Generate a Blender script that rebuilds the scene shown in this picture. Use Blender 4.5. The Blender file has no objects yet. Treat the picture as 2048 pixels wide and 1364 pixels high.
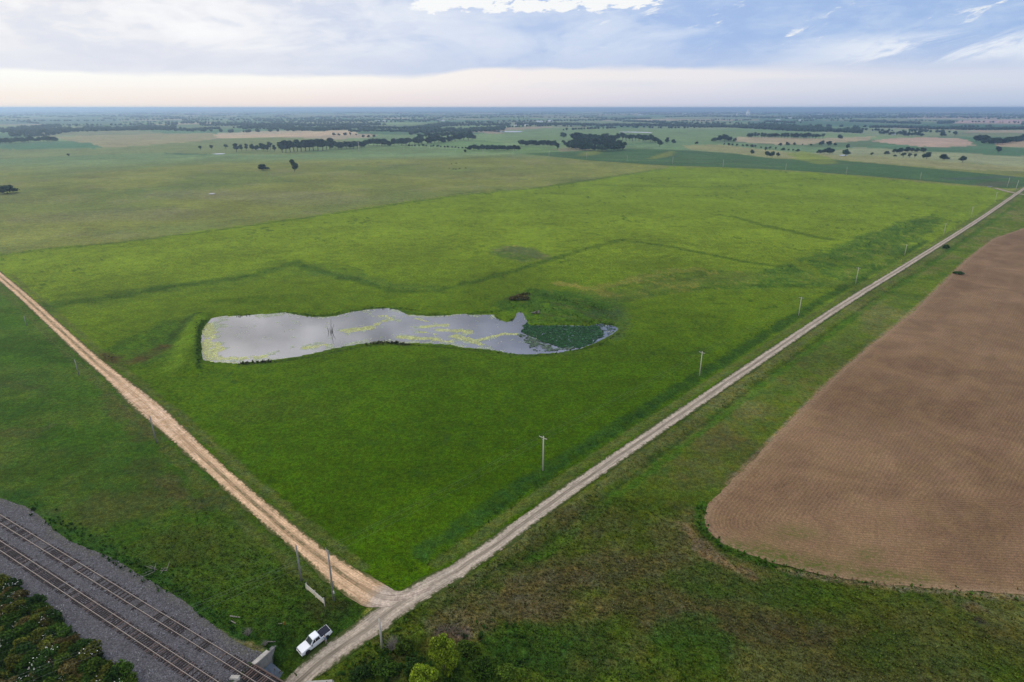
import bpy, bmesh, math, random
import numpy as np
from mathutils import Vector, Matrix
from mathutils.geometry import delaunay_2d_cdt

random.seed(7)
RNG = np.random.default_rng(11)
C = bpy.context.scene.collection
SC = bpy.context.scene

# ------------------------------------------------------------------ camera
FPX, CXP, CYP, HYP, CAMZ = 1252.0, 1024.0, 682.0, 215.5, 85.0   # photograph pixels (2048 wide)
PITCH = math.atan((CYP - HYP) / FPX)
cam_d = bpy.data.cameras.new('camera')
cam_d.sensor_fit = 'HORIZONTAL'
cam_d.sensor_width = 36.0
cam_d.lens = 36.0 * FPX / 2048.0
cam_d.clip_start = 1.0
cam_d.clip_end = 120000.0
cam = bpy.data.objects.new('camera', cam_d)
cam.location = (0, 0, CAMZ)
cam.rotation_euler = (math.pi / 2 - PITCH, 0, 0)
C.objects.link(cam)
SC.camera = cam

# ------------------------------------------------------------------ sky
SUN_AZ, SUN_EL = -62.0, 20.0          # degrees; azimuth measured from +Y towards +X
world = bpy.data.worlds.new('World')
SC.world = world
world.use_nodes = True


class NT:
    """small helper to write node trees as expressions"""

    def __init__(self, tree):
        self.t = tree
        self.n = tree.nodes
        self.n.clear()

    def new(self, typ, **kw):
        nd = self.n.new(typ)
        for k, v in kw.items():
            setattr(nd, k, v)
        return nd

    def put(self, sock, v):
        if isinstance(v, bpy.types.NodeSocket):
            self.t.links.new(v, sock)
        elif v is not None:
            if hasattr(sock, 'default_value'):
                try:
                    sock.default_value = v
                except Exception:
                    if isinstance(v, (tuple, list)) and len(v) == 3:
                        sock.default_value = (*v, 1)
                    else:
                        sock.default_value = (v, v, v)

    def math(self, op, a, b=None, c=None, clamp=False):
        nd = self.new('ShaderNodeMath', operation=op, use_clamp=clamp)
        for i, v in enumerate((a, b, c)):
            if v is not None:
                self.put(nd.inputs[i], v)
        return nd.outputs[0]

    def vmath(self, op, a, b=None, scale=None):
        nd = self.new('ShaderNodeVectorMath', operation=op)
        self.put(nd.inputs[0], a)
        if b is not None:
            self.put(nd.inputs[1], b)
        if scale is not None:
            self.put(nd.inputs['Scale'], scale)
        return nd.outputs[0]

    def maprange(self, v, a, b, c=0.0, d=1.0, smooth=True):
        nd = self.new('ShaderNodeMapRange')
        nd.interpolation_type = 'SMOOTHSTEP' if smooth else 'LINEAR'
        self.put(nd.inputs[0], v)
        for i, q in enumerate((a, b, c, d)):
            self.put(nd.inputs[i + 1], q)
        return nd.outputs[0]

    def mix(self, f, a, b, mode='MIX'):
        nd = self.new('ShaderNodeMix', data_type='RGBA', blend_type=mode)
        self.put(nd.inputs[0], f)
        self.put(nd.inputs[6], a)
        self.put(nd.inputs[7], b)
        return nd.outputs[2]

    def ramp(self, f, stops, interp='LINEAR'):
        nd = self.new('ShaderNodeValToRGB')
        cr = nd.color_ramp
        cr.interpolation = interp
        while len(cr.elements) < len(stops):
            cr.elements.new(0.5)
        for e, (p, c) in zip(cr.elements, stops):
            e.position = p
            e.color = (*c, 1)
        self.put(nd.inputs[0], f)
        return nd.outputs[0]

    def noise(self, vec, scale, detail=3.0, rough=0.55, dist=0.0, out=0):
        nd = self.new('ShaderNodeTexNoise')
        self.put(nd.inputs['Vector'], vec)
        self.put(nd.inputs['Scale'], scale)
        self.put(nd.inputs['Detail'], detail)
        self.put(nd.inputs['Roughness'], rough)
        self.put(nd.inputs['Distortion'], dist)
        return nd.outputs[out]

    def comb(self, x, y, z):
        nd = self.new('ShaderNodeCombineXYZ')
        for i, v in enumerate((x, y, z)):
            self.put(nd.inputs[i], v)
        return nd.outputs[0]

    def sep(self, v):
        nd = self.new('ShaderNodeSeparateXYZ')
        self.put(nd.inputs[0], v)
        return nd.outputs


def build_sky():
    w = NT(world.node_tree)
    out = w.new('ShaderNodeOutputWorld')
    bg = w.new('ShaderNodeBackground')
    w.t.links.new(bg.outputs[0], out.inputs[0])
    sky = w.new('ShaderNodeTexSky', sky_type='NISHITA')
    sky.sun_disc = False
    sky.sun_elevation = math.radians(SUN_EL)
    sky.sun_rotation = math.radians(SUN_AZ)
    sky.altitude = 400
    sky.dust_density = 2.0
    clear = w.vmath('SCALE', sky.outputs[0], scale=0.13)
    tc = w.new('ShaderNodeTexCoord')
    d = w.vmath('NORMALIZE', tc.outputs['Generated'])
    x, y, z = w.sep(d)
    el = w.math('MULTIPLY', w.math('ARCSINE', z), 57.29578)
    az = w.math('MULTIPLY', w.math('ARCTAN2', x, y), 57.29578)
    a01 = w.math('DIVIDE', w.math('ADD', az, 180.0), 360.0)

    def P(deg):
        return (deg + 180.0) / 360.0
    # clear strip under the cloud deck: bright and creamy towards the sun, lavender away from it
    lowb = w.ramp(a01, [(P(-170), (.46, .55, .72)), (P(-100), (.85, .80, .76)), (P(-60), (1.0, .93, .86)), (P(-36), (.97, .87, .79)),
                        (P(-18), (.93, .82, .77)), (P(-2), (.82, .75, .78)), (P(14), (.67, .68, .79)), (P(36), (.52, .60, .76)), (P(120), (.42, .52, .72))])
    lowt = w.ramp(a01, [(P(-170), (.55, .62, .76)), (P(-100), (1.0, .96, .9)), (P(-60), (1.0, 1.0, .98)), (P(-36), (1.0, 1.0, .96)),
                        (P(-18), (1.0, .97, .92)), (P(-2), (.93, .88, .86)), (P(14), (.84, .82, .85)), (P(36), (.72, .75, .84)), (P(120), (.5, .6, .76))])
    low = w.mix(w.maprange(el, 0.2, 2.4), lowb, lowt)
    # coordinates on a flat cloud ceiling
    k = w.math('DIVIDE', 1.0, w.math('ADD', w.math('MAXIMUM', z, 0.0), 0.055))
    pc = w.comb(w.math('MULTIPLY', x, k), w.math('MULTIPLY', y, k), 0.0)
    pc = w.vmath('ADD', pc, (3.1, 1.7, 0.0))
    n1 = w.noise(pc, 0.55, 6.0, 0.58, 0.35)
    pa = w.comb(w.math('MULTIPLY', az, 0.085), w.math('ADD', w.math('MULTIPLY', el, 0.27), w.math('MULTIPLY', az, -0.012)), 1.3)
    pt = w.comb(w.math('ADD', w.math('MULTIPLY', az, 0.13), w.math('MULTIPLY', el, 0.10)), w.math('SUBTRACT', w.math('MULTIPLY', el, 0.62), w.math('MULTIPLY', az, 0.16)), 7.7)
    n2 = w.noise(pa, 1.0, 8.0, 0.58, 0.5)
    n3 = w.noise(pa, 3.4, 7.0, 0.62, 0.4)
    n4 = w.noise(pt, 1.0, 8.0, 0.62, 0.7)
    body = w.ramp(a01, [(P(-170), (.42, .50, .68)), (P(-100), (.86, .85, .86)), (P(-60), (.92, .92, .93)), (P(-36), (.86, .86, .90)), (P(-20), (.80, .82, .89)),
                        (P(-8), (.62, .70, .87)), (P(2), (.48, .60, .84)), (P(16), (.42, .56, .83)), (P(38), (.39, .54, .81)), (P(120), (.36, .47, .70))])
    lit = w.ramp(a01, [(P(-170), (.7, .76, .88)), (P(-100), (1.0, .98, .96)), (P(-36), (1.0, 1.0, .99)), (P(-10), (.97, .98, 1.0)), (P(38), (.9, .95, 1.0)), (P(150), (.66, .74, .9))])
    litk = w.maprange(az, -2.0, -26.0, 0.30, 0.85)
    soft = w.maprange(n2, 0.44, 0.62)
    cloud = w.mix(w.math('MULTIPLY', soft, litk), body, lit)
    cloud = w.mix(w.math('MULTIPLY', w.maprange(n3, 0.42, 0.70), w.math('MULTIPLY', litk, 0.5)), cloud, lit)
    cloud = w.mix(w.maprange(w.math('ADD', w.math('MULTIPLY', n2, .6), w.math('MULTIPLY', n3, .4)), 0.52, 0.36, 0.0, 0.55), cloud, w.vmath('MULTIPLY', body, (0.80, 0.86, 0.95)))
    # underside of the deck near its edge is smoother and a bit greyer
    base_c = w.mix(0.5, body, (.66, .70, .82, 1))
    cloud = w.mix(w.maprange(el, 2.6, 5.4, 0.70, 0.0), cloud, w.mix(w.maprange(n3, .35, .65, 0.0, 0.5), base_c, w.vmath('MULTIPLY', base_c, (0.90, 0.93, 0.97))))
    # torn bright openings
    band = w.math('MULTIPLY', w.maprange(az, -13.0, -6.0), w.maprange(az, 18.0, 9.0))
    band = w.math('MULTIPLY', band, w.maprange(el, 6.3, 8.0))
    thr = w.math('SUBTRACT', 0.70, w.math('MULTIPLY', band, 0.27))
    n5 = w.noise(w.vmath('MULTIPLY', pa, (1.0, 0.8, 1.0)), 9.0, 6.0, 0.65, 0.3)
    gap = w.maprange(w.math('SUBTRACT', w.math('ADD', w.math('MULTIPLY', n2, 0.42), w.math('ADD', w.math('MULTIPLY', n3, 0.33), w.math('MULTIPLY', n5, 0.25))), thr), 0.0, 0.035)
    n6 = w.noise(w.vmath('MULTIPLY', pt, (1.0, 1.0, 1.0)), 3.0, 7.0, 0.66, 0.5)
    torn = w.math('MULTIPLY', w.maprange(az, 2.0, 12.0), w.maprange(w.math('ADD', w.math('MULTIPLY', n4, 0.5), w.math('MULTIPLY', n6, 0.5)), 0.555, 0.65))
    torn = w.math('MULTIPLY', torn, w.maprange(el, 7.8, 6.6, 0.65, 1.0))
    gap = w.math('MAXIMUM', gap, torn)
    gap = w.math('MULTIPLY', gap, w.maprange(el, 3.9, 5.0))
    cloud = w.mix(gap, cloud, w.mix(0.12, (1.0, 1.0, 1.0, 1), clear))
    # pale streak low on the side away from the sun
    st = w.math('MULTIPLY', w.maprange(az, 18.0, 30.0), w.math('MULTIPLY', w.maprange(el, 2.6, 3.6), w.maprange(el, 5.4, 4.2)))
    st = w.math('MULTIPLY', st, w.maprange(n4, 0.38, 0.56))
    cloud = w.mix(w.math('MULTIPLY', st, 0.85), cloud, (.86, .90, .96, 1))
    # higher up, out of view: overcast brightened and darkened to shape the pond's reflection
    high = w.ramp(a01, [(P(-170), (.78, .82, .90)), (P(-100), (1.25, 1.22, 1.18)), (P(-50), (1.55, 1.50, 1.45)), (P(-27), (1.45, 1.40, 1.40)), (P(-16), (1.05, 1.05, 1.10)), (P(-6), (.80, .84, .98)),
                        (P(10), (.40, .51, .80)), (P(45), (.50, .62, .86)), (P(120), (.62, .70, .86))])
    nh = w.noise(w.vmath('MULTIPLY', pc, (1.0, 1.3, 1.0)), 3.3, 6.0, 0.55, 0.6)
    highc = w.mix(w.maprange(nh, 0.42, 0.60), w.vmath('SCALE', high, scale=0.72), w.vmath('SCALE', high, scale=1.55))
    cloud = w.mix(w.maprange(el, 9.0, 20.0), cloud, highc)
    edge = w.math('ADD', 2.40, w.maprange(az, -9.0, -2.5, 0.0, 0.72))
    azp = w.math('MAXIMUM', az, 0.0)
    edge = w.math('SUBTRACT', edge, w.math('MULTIPLY', w.math('MULTIPLY', azp, azp), 0.0004))
    wob = w.math('MULTIPLY', w.math('SUBTRACT', w.noise(w.comb(w.math('MULTIPLY', az, 0.12), 0.0, 4.0), 1.0, 5.0), 0.5), 0.75)
    soften = w.math('ADD', w.maprange(az, 12.0, 34.0, 0.16, 1.1), w.maprange(w.noise(w.comb(w.math('MULTIPLY', az, 0.16), 3.0, 0.0), 1.0, 3.0), .4, .7, 0.0, 0.28))
    em = w.math('DIVIDE', w.math('SUBTRACT', w.math('SUBTRACT', el, edge), wob), soften)
    mask = w.maprange(em, -1.0, 1.0)
    col = w.mix(mask, low, cloud)
    # a thin veil bar inside the clear strip
    bar = w.math('MULTIPLY', w.maprange(el, 1.2, 1.7), w.maprange(el, 2.35, 1.9))
    bar = w.math('MULTIPLY', bar, w.math('MULTIPLY', w.maprange(az, -4.0, 8.0), w.maprange(n2, 0.3, 0.6)))
    col = w.mix(w.math('MULTIPLY', bar, 0.45), col, (.64, .70, .82, 1))
    # below the horizon: dim ground bounce
    col = w.mix(w.maprange(el, -0.6, -0.05), (.10, .13, .10, 1), col)
    w.put(bg.inputs[0], col)
    bg.inputs[1].default_value = 1.0


build_sky()

sun_d = bpy.data.lights.new('sun', 'SUN')
sun_d.energy = 0.9
sun_d.angle = math.radians(16.0)
sun_d.color = (1.0, 0.93, 0.84)
sun = bpy.data.objects.new('sun', sun_d)
_a, _e = math.radians(SUN_AZ), math.radians(SUN_EL)
SUNDIR = Vector((math.sin(_a) * math.cos(_e), math.cos(_a) * math.cos(_e), math.sin(_e)))
sun.rotation_euler = SUNDIR.to_track_quat('Z', 'Y').to_euler()
sun.location = SUNDIR * 300
C.objects.link(sun)

vs = SC.view_settings
SC.display_settings.display_device = 'sRGB'
vs.view_transform = 'Standard'
vs.look = 'None'
vs.exposure = 0.0
vs.gamma = 1.0
vs.use_curve_mapping = False
SC.cycles.use_denoising = True
SC.cycles.denoiser = 'OPENIMAGEDENOISE'
SC.cycles.denoising_input_passes = 'RGB_ALBEDO_NORMAL'
SC.cycles.denoising_prefilter = 'ACCURATE'
SC.cycles.max_bounces = 6
SC.cycles.diffuse_bounces = 2
SC.cycles.glossy_bounces = 3
SC.cycles.transparent_max_bounces = 8
SC.cycles.volume_bounces = 0

# ------------------------------------------------------------------ numeric helpers


def sm(a, b, v):
    t = np.clip((np.asarray(v, float) - a) / (b - a), 0, 1)
    return t * t * (3 - 2 * t)


def _hash(ix, iy, seed):
    n = (ix.astype(np.int64) * 374761393 + iy.astype(np.int64) * 668265263 + seed * 1442695041) & 0xffffffff
    n = ((n ^ (n >> 13)) * 1274126177) & 0xffffffff
    return ((n ^ (n >> 16)) & 0xffff) / 65535.0


def vn(x, y, seed=0):
    x = np.asarray(x, float)
    y = np.asarray(y, float)
    ix, iy = np.floor(x), np.floor(y)
    fx, fy = x - ix, y - iy
    fx, fy = fx * fx * (3 - 2 * fx), fy * fy * (3 - 2 * fy)
    a, b = _hash(ix, iy, seed), _hash(ix + 1, iy, seed)
    c, d = _hash(ix, iy + 1, seed), _hash(ix + 1, iy + 1, seed)
    return (a * (1 - fx) + b * fx) * (1 - fy) + (c * (1 - fx) + d * fx) * fy


def fbm(x, y, s, octv=4, seed=0):
    v, amp, tot = 0.0, 1.0, 0.0
    for o in range(octv):
        v = v + amp * vn(x / s, y / s, seed + 17 * o)
        tot += amp
        amp *= 0.55
        s *= 0.47
    return v / tot


def dist_poly(px, py, pts, closed=False):
    """distance to a polyline; also signed side (cross) and arc length of the nearest point"""
    pts = np.asarray(pts, float)
    if closed:
        pts = np.vstack([pts, pts[:1]])
    best = np.full(px.shape, 1e18)
    side = np.zeros(px.shape)
    arc = np.zeros(px.shape)
    acc = 0.0
    for (ax, ay), (bx, by) in zip(pts[:-1], pts[1:]):
        dx, dy = bx - ax, by - ay
        L2 = dx * dx + dy * dy + 1e-12
        t = np.clip(((px - ax) * dx + (py - ay) * dy) / L2, 0, 1)
        qx, qy = px - ax - t * dx, py - ay - t * dy
        d2 = qx * qx + qy * qy
        m = d2 < best
        best = np.where(m, d2, best)
        side = np.where(m, np.sign(dx * (py - ay) - dy * (px - ax)), side)
        arc = np.where(m, acc + t * math.sqrt(L2), arc)
        acc += math.sqrt(L2)
    return np.sqrt(best), side, arc


def inside(px, py, poly):
    poly = np.asarray(poly, float)
    res = np.zeros(px.shape, bool)
    j = len(poly) - 1
    for i in range(len(poly)):
        xi, yi = poly[i]
        xj, yj = poly[j]
        if yi != yj:
            res ^= ((yi > py) != (yj > py)) & (px < (xj - xi) * (py - yi) / (yj - yi) + xi)
        j = i
    return res


_cp, _sp = math.cos(PITCH), math.sin(PITCH)


def un(x, y, z=0.0):
    """ground point seen at a photograph pixel, on the level z"""
    x = np.asarray(x, float)
    y = np.asarray(y, float)
    a = (x - CXP) / FPX
    b = -(y - CYP) / FPX
    dy = _cp + b * _sp
    dz = np.minimum(-_sp + b * _cp, -1e-4)
    t = (z - CAMZ) / dz
    return a * t, dy * t


def unl(pts, z=0.0):
    p = np.array(pts, float)
    X, Y = un(p[:, 0], p[:, 1], z)
    return np.stack([X, Y], 1)


def chaikin(p, n=2, closed=False):
    p = np.asarray(p, float)
    for _ in range(n):
        if closed:
            q = np.roll(p, -1, 0)
            p = np.stack([p * .75 + q * .25, p * .25 + q * .75], 1).reshape(-1, 2)
        else:
            a, b = p[:-1], p[1:]
            m = np.stack([a * .75 + b * .25, a * .25 + b * .75], 1).reshape(-1, 2)
            p = np.vstack([p[:1], m, p[-1:]])
    return p


def resample(p, step, closed=False):
    p = np.asarray(p, float)
    if closed:
        p = np.vstack([p, p[:1]])
    d = np.r_[0, np.cumsum(np.hypot(*np.diff(p, axis=0).T))]
    n = max(2, int(d[-1] / step) + 1)
    s = np.linspace(0, d[-1], n + (1 if closed else 0))
    if closed:
        s = s[:-1]
    return np.stack([np.interp(s, d, p[:, 0]), np.interp(s, d, p[:, 1])], 1)


# ------------------------------------------------------------------ site geometry (metres)
# railway axes: TT along the track, NN across it, towards the pasture
TT = np.array([.870, -.4926])
NN = np.array([.4926, .870])
NC_UP, NC_LO = 44.93, 40.53          # centre lines of the two tracks
RAIL_Z = 0.315
S_AB0, S_AB1 = -74.4, -64.6          # faces of the two bridge abutments
UNDER_Z = -3.6


def st(s, n):
    return np.array([s * TT[0] + n * NN[0], s * TT[1] + n * NN[1]])




def dip_profile(n):
    return 1 - sm(44.0, 74.0, n)


def un_dip(px, py):
    z = 0.0
    for _ in range(30):
        X, Y = un(px, py, z)
        z = .5 * z + .5 * UNDER_Z * float(dip_profile(X * NN[0] + Y * NN[1]))
    return [float(X), float(Y)]


ROAD_LOW = np.array([un_dip(*q) for q in ((600, 1361), (644, 1321), (705, 1276), (754, 1242))])
_d = ROAD_LOW[0] - ROAD_LOW[1]
_d = _d / np.hypot(*_d)
ROAD_E = np.vstack([[ROAD_LOW[0] + _d * 17], [ROAD_LOW[0] + _d * 8], ROAD_LOW,
                    unl([(795, 1208), (840, 1184), (905, 1146), (992, 1090), (1046, 1047), (1180, 952), (1322, 855), (1500, 734), (1685, 609), (1790, 545), (1886, 485), (1965, 434), (2033, 387), (2120, 333), (2210, 277)])])
ROAD_W = unl([(860, 1176), (805, 1197), (752, 1192), (690, 1156), (600, 1085), (520, 1018), (440, 948), (360, 872), (280, 800), (205, 736), (130, 670), (60, 604), (0, 553), (-90, 478), (-190, 398)])
POND_PX = [(413.7, 645), (422.7, 636), (447, 633), (492, 631.7), (537, 628), (571, 625.6), (593, 629.4), (616, 634), (640.6, 634.4), (672, 632), (705.7, 623.8), (739, 619.3), (775, 617), (795.5, 620.4), (815.8, 630), (861, 633), (897.7, 630.8), (922, 628.4), (956, 630.8), (988, 629.6), (990.4, 635.7), (1002.6, 641.8), (1014.8, 645), (1027, 640.6), (1032, 633), (1034.4, 626), (1044, 624.7), (1051.5, 638), (1058.8, 651.6), (1117, 651.6), (1176, 652.8), (1203, 648), (1229.7, 652.8), (1237, 657.7), (1224.8, 667.4), (1190.6, 684.5), (1161, 696.7), (1112.5, 705), (1068.6, 707.7), (1019.7, 706.5), (1000, 701.6), (971, 698), (922, 694), (897.7, 688), (849, 685.7), (819.5, 685.7), (806.8, 686.7), (761.9, 682), (717, 687.8), (694.5, 691), (660.8, 698), (627, 705.8), (582, 714.8), (537, 720.4), (481, 726), (425, 723.8), (404.7, 722.6), (403.6, 710.3), (401.3, 678.8), (403.6, 658.6)]
WATER_Z = -0.55
POND = unl(POND_PX, WATER_Z)
BERM = unl([(398, 632), (388, 665), (383, 700), (386, 740)])
FIELD_PX = [(2400, 455), (2048, 455), (1985, 478), (1930, 521), (1880, 571), (1820, 629), (1740, 691), (1660, 761), (1570, 852), (1500, 926), (1450, 976), (1420, 1006), (1408, 1030), (1412, 1060), (1440, 1085), (1500, 1110), (1560, 1130), (1640, 1150), (1760, 1168), (1900, 1180), (2048, 1190), (2400, 1205)]
FIELD = unl(FIELD_PX)
SOY_PX = [(1040, 309), (1110, 306), (1180, 303), (1260, 299), (1390, 301), (1470, 306), (1550, 318), (1600, 321), (1650, 320), (1700, 326), (1790, 334), (1900, 343), (1990, 351), (2062, 358), (2064, 372), (2030, 377), (2008, 377), (1980, 374), (1840, 362), (1692, 351), (1571, 342), (1446, 334), (1345, 329), (1254, 323), (1173, 319), (1098, 313)]
SOY = unl(SOY_PX)
BALLAST_PX = [(-60, 975), (0, 997), (60, 1016), (90, 1040), (120, 1072), (170, 1096), (220, 1112), (300, 1162), (360, 1196), (400, 1230), (430, 1252), (480, 1290), (515, 1303)]
J = ROAD_E[6]
_RS = (ROAD_E[:7] * TT).sum(1)
_RN = (ROAD_E[:7] * NN).sum(1)


def height(x, y, rough=True):
    x = np.asarray(x, float)
    y = np.asarray(y, float)
    r = np.hypot(x, y)
    h = 2.3 * (np.sin(x / 190 + 1.1) * np.cos(y / 235 - .6) + .5 * np.sin((x - y) / 110)) * sm(320, 1000, r) * (1 - .6 * sm(4000, 9000, r))
    near = r < 900
    if near.any():
        xs, ys, rs = x[near], y[near], r[near]
        hn = h[near]
        de, se, ae = dist_poly(xs, ys, ROAD_E[2:])
        dw, sw, aw = dist_poly(xs, ys, ROAD_W)
        fade = 1 - sm(350, 650, rs)
        # ditches beside both roads
        hn = hn - .45 * fade * np.exp(-((de - 7.5) / 2.2) ** 2) * sm(40, 55, ae)
        hn = hn - .30 * fade * np.exp(-((dw - 7.0) / 2.2) ** 2)
        # pond basin and its dam
        m = (np.abs(xs + 35) < 130) & (np.abs(ys - 225) < 90)
        if m.any():
            xp, yp = xs[m], ys[m]
            dp, _, _ = dist_poly(xp, yp, POND, True)
            ins = inside(xp, yp, POND)
            hp = hn[m]
            out = WATER_Z + .06 + (hp - WATER_Z - .06) * sm(0, 7, dp)
            inn = WATER_Z - .12 - .35 * np.minimum(dp, 4)
            hp = np.where(ins, inn, out)
            db, sb, _ = dist_poly(xp, yp, BERM)
            hp = np.where(ins, hp, hp + 1.5 * np.exp(-(db / 4.2) ** 2))
            hn[m] = hp
        gx, gy = un(290, 690)
        hn = hn - 1.2 * np.exp(-(((xs - gx) / 17) ** 2 + ((ys - gy) / 13) ** 2))
        # the gravel road dips to pass under the railway
        s = xs * TT[0] + ys * TT[1]
        n = xs * NN[0] + ys * NN[1]
        prof = dip_profile(n)
        lat = s - np.interp(n, _RN, _RS)
        wl = np.where(lat < 0, np.exp(-(np.maximum(-lat - 3.4, 0) / 4.0) ** 2), np.exp(-(np.maximum(lat - 3.0, 0) / 26.0) ** 2))
        dip = -UNDER_Z * prof * wl
        # damp draw with a small channel east of the dip
        cx, cy = un(np.array([838., 868., 905., 1000., 1060., 1200.]), np.array([1300., 1330., 1312., 1318., 1335., 1372.]), -2.0)
        dc, _, _ = dist_poly(xs, ys, np.stack([cx, cy], 1))
        dip = dip + 1.3 * np.exp(-(dc / 1.6) ** 2)
        # track bed
        bed = np.abs(n - (NC_UP + NC_LO) / 2)
        onbed = 1 - sm(5.8, 11.0, bed)
        opening = (s > S_AB0 - .35) & (s < S_AB1 + .35) & (bed < 7.4)
        outs = np.maximum(np.maximum(S_AB0 - .35 - s, s - S_AB1 - .35), 0)
        cor = (1 - sm(0, 3.5, outs)) * sm(7.2, 7.5, bed)
        dip = np.where(opening, -UNDER_Z * prof, dip * (1 - onbed * (1 - cor)))
        hn = hn - dip
        # ground falls away beyond the far side of the tracks
        hn = hn - .9 * (1 - sm(26, 33, n)) * (~opening)
        hn = hn + .05 * np.exp(-((n - NC_UP) / 2.0) ** 2) * (~opening) + .05 * np.exp(-((n - NC_LO) / 2.0) ** 2) * (~opening)
        if rough:
            a = .22 * (1 - sm(180, 330, rs)) + .05
            onroad = np.minimum(sm(2.2, 4.5, de), sm(2.4, 4.5, dw)) * sm(6.5, 9.5, np.abs(n - 42.7))
            hn = hn + a * (fbm(xs, ys, 2.6, 3, 5) - .5) * onroad * (1 - sm(500, 800, rs))
        h[near] = hn
    return h


def at(px, py, rough=False):
    """3D ground point under a photograph pixel"""
    px = np.atleast_1d(np.asarray(px, float))
    py = np.atleast_1d(np.asarray(py, float))
    z = np.zeros_like(px)
    for _ in range(14):
        X, Y = un(px, py, z)
        z = .5 * z + .5 * height(X, Y, rough)
    X, Y = un(px, py, z)
    return X, Y, height(X, Y, rough)


def at1(px, py):
    X, Y, Z = at(px, py)
    return Vector((float(X[0]), float(Y[0]), float(Z[0])))


def hz(x, y):
    return float(height(np.array([x]), np.array([y]), False)[0])


# ------------------------------------------------------------------ object helpers


def tag(o, label=None, cat=None, group=None, kind=None):
    if label:
        o['label'] = label
    if cat:
        o['category'] = cat
    if group:
        o['group'] = group
    if kind:
        o['kind'] = kind
    return o


def link(name, me, parent=None):
    o = bpy.data.objects.new(name, me)
    C.objects.link(o)
    if parent is not None:
        o.parent = parent
    return o


def empty(name, loc=(0, 0, 0), rz=0.0, sc=1.0):
    o = bpy.data.objects.new(name, None)
    o.empty_display_size = .5
    o.location = loc
    o.rotation_euler = (0, 0, rz)
    o.scale = (sc, sc, sc) if not isinstance(sc, (tuple, list)) else sc
    C.objects.link(o)
    return o


def copy_tree(o, parent=None):
    c = o.copy()
    C.objects.link(c)
    if parent is not None:
        c.parent = parent
    for ch in list(o.children):
        copy_tree(ch, c)
    return c


def mesh_np(name, V, F, mat=None, smooth=False, col=None):
    """V n x 3, F list of (m x k) index arrays"""
    me = bpy.data.meshes.new(name)
    if not isinstance(F, (list, tuple)):
        F = [F]
    F = [np.asarray(f, np.int32) for f in F if len(f)]
    V = np.asarray(V, np.float32)
    nl = sum(f.size for f in F)
    nf = sum(len(f) for f in F)
    me.vertices.add(len(V))
    me.vertices.foreach_set('co', V.ravel())
    me.loops.add(nl)
    me.polygons.add(nf)
    me.loops.foreach_set('vertex_index', np.concatenate([f.ravel() for f in F]))
    tot = np.concatenate([np.full(len(f), f.shape[1], np.int32) for f in F])
    me.polygons.foreach_set('loop_start', np.r_[0, np.cumsum(tot)[:-1]].astype(np.int32))
    me.polygons.foreach_set('loop_total', tot)
    if smooth:
        me.polygons.foreach_set('use_smooth', np.ones(nf, bool))
    me.update(calc_edges=True)
    if col is not None:
        add_col(me, 'col', col)
    if mat is not None:
        me.materials.append(mat)
    return me


def add_col(me, name, col):
    a = me.attributes.new(name, 'FLOAT_COLOR', 'POINT')
    c = np.ones((len(me.vertices), 4), np.float32)
    c[:, :3] = col
    a.data.foreach_set('color', c.ravel())


def add_f(me, name, v):
    a = me.attributes.new(name, 'FLOAT', 'POINT')
    a.data.foreach_set('value', np.asarray(v, np.float32))


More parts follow.
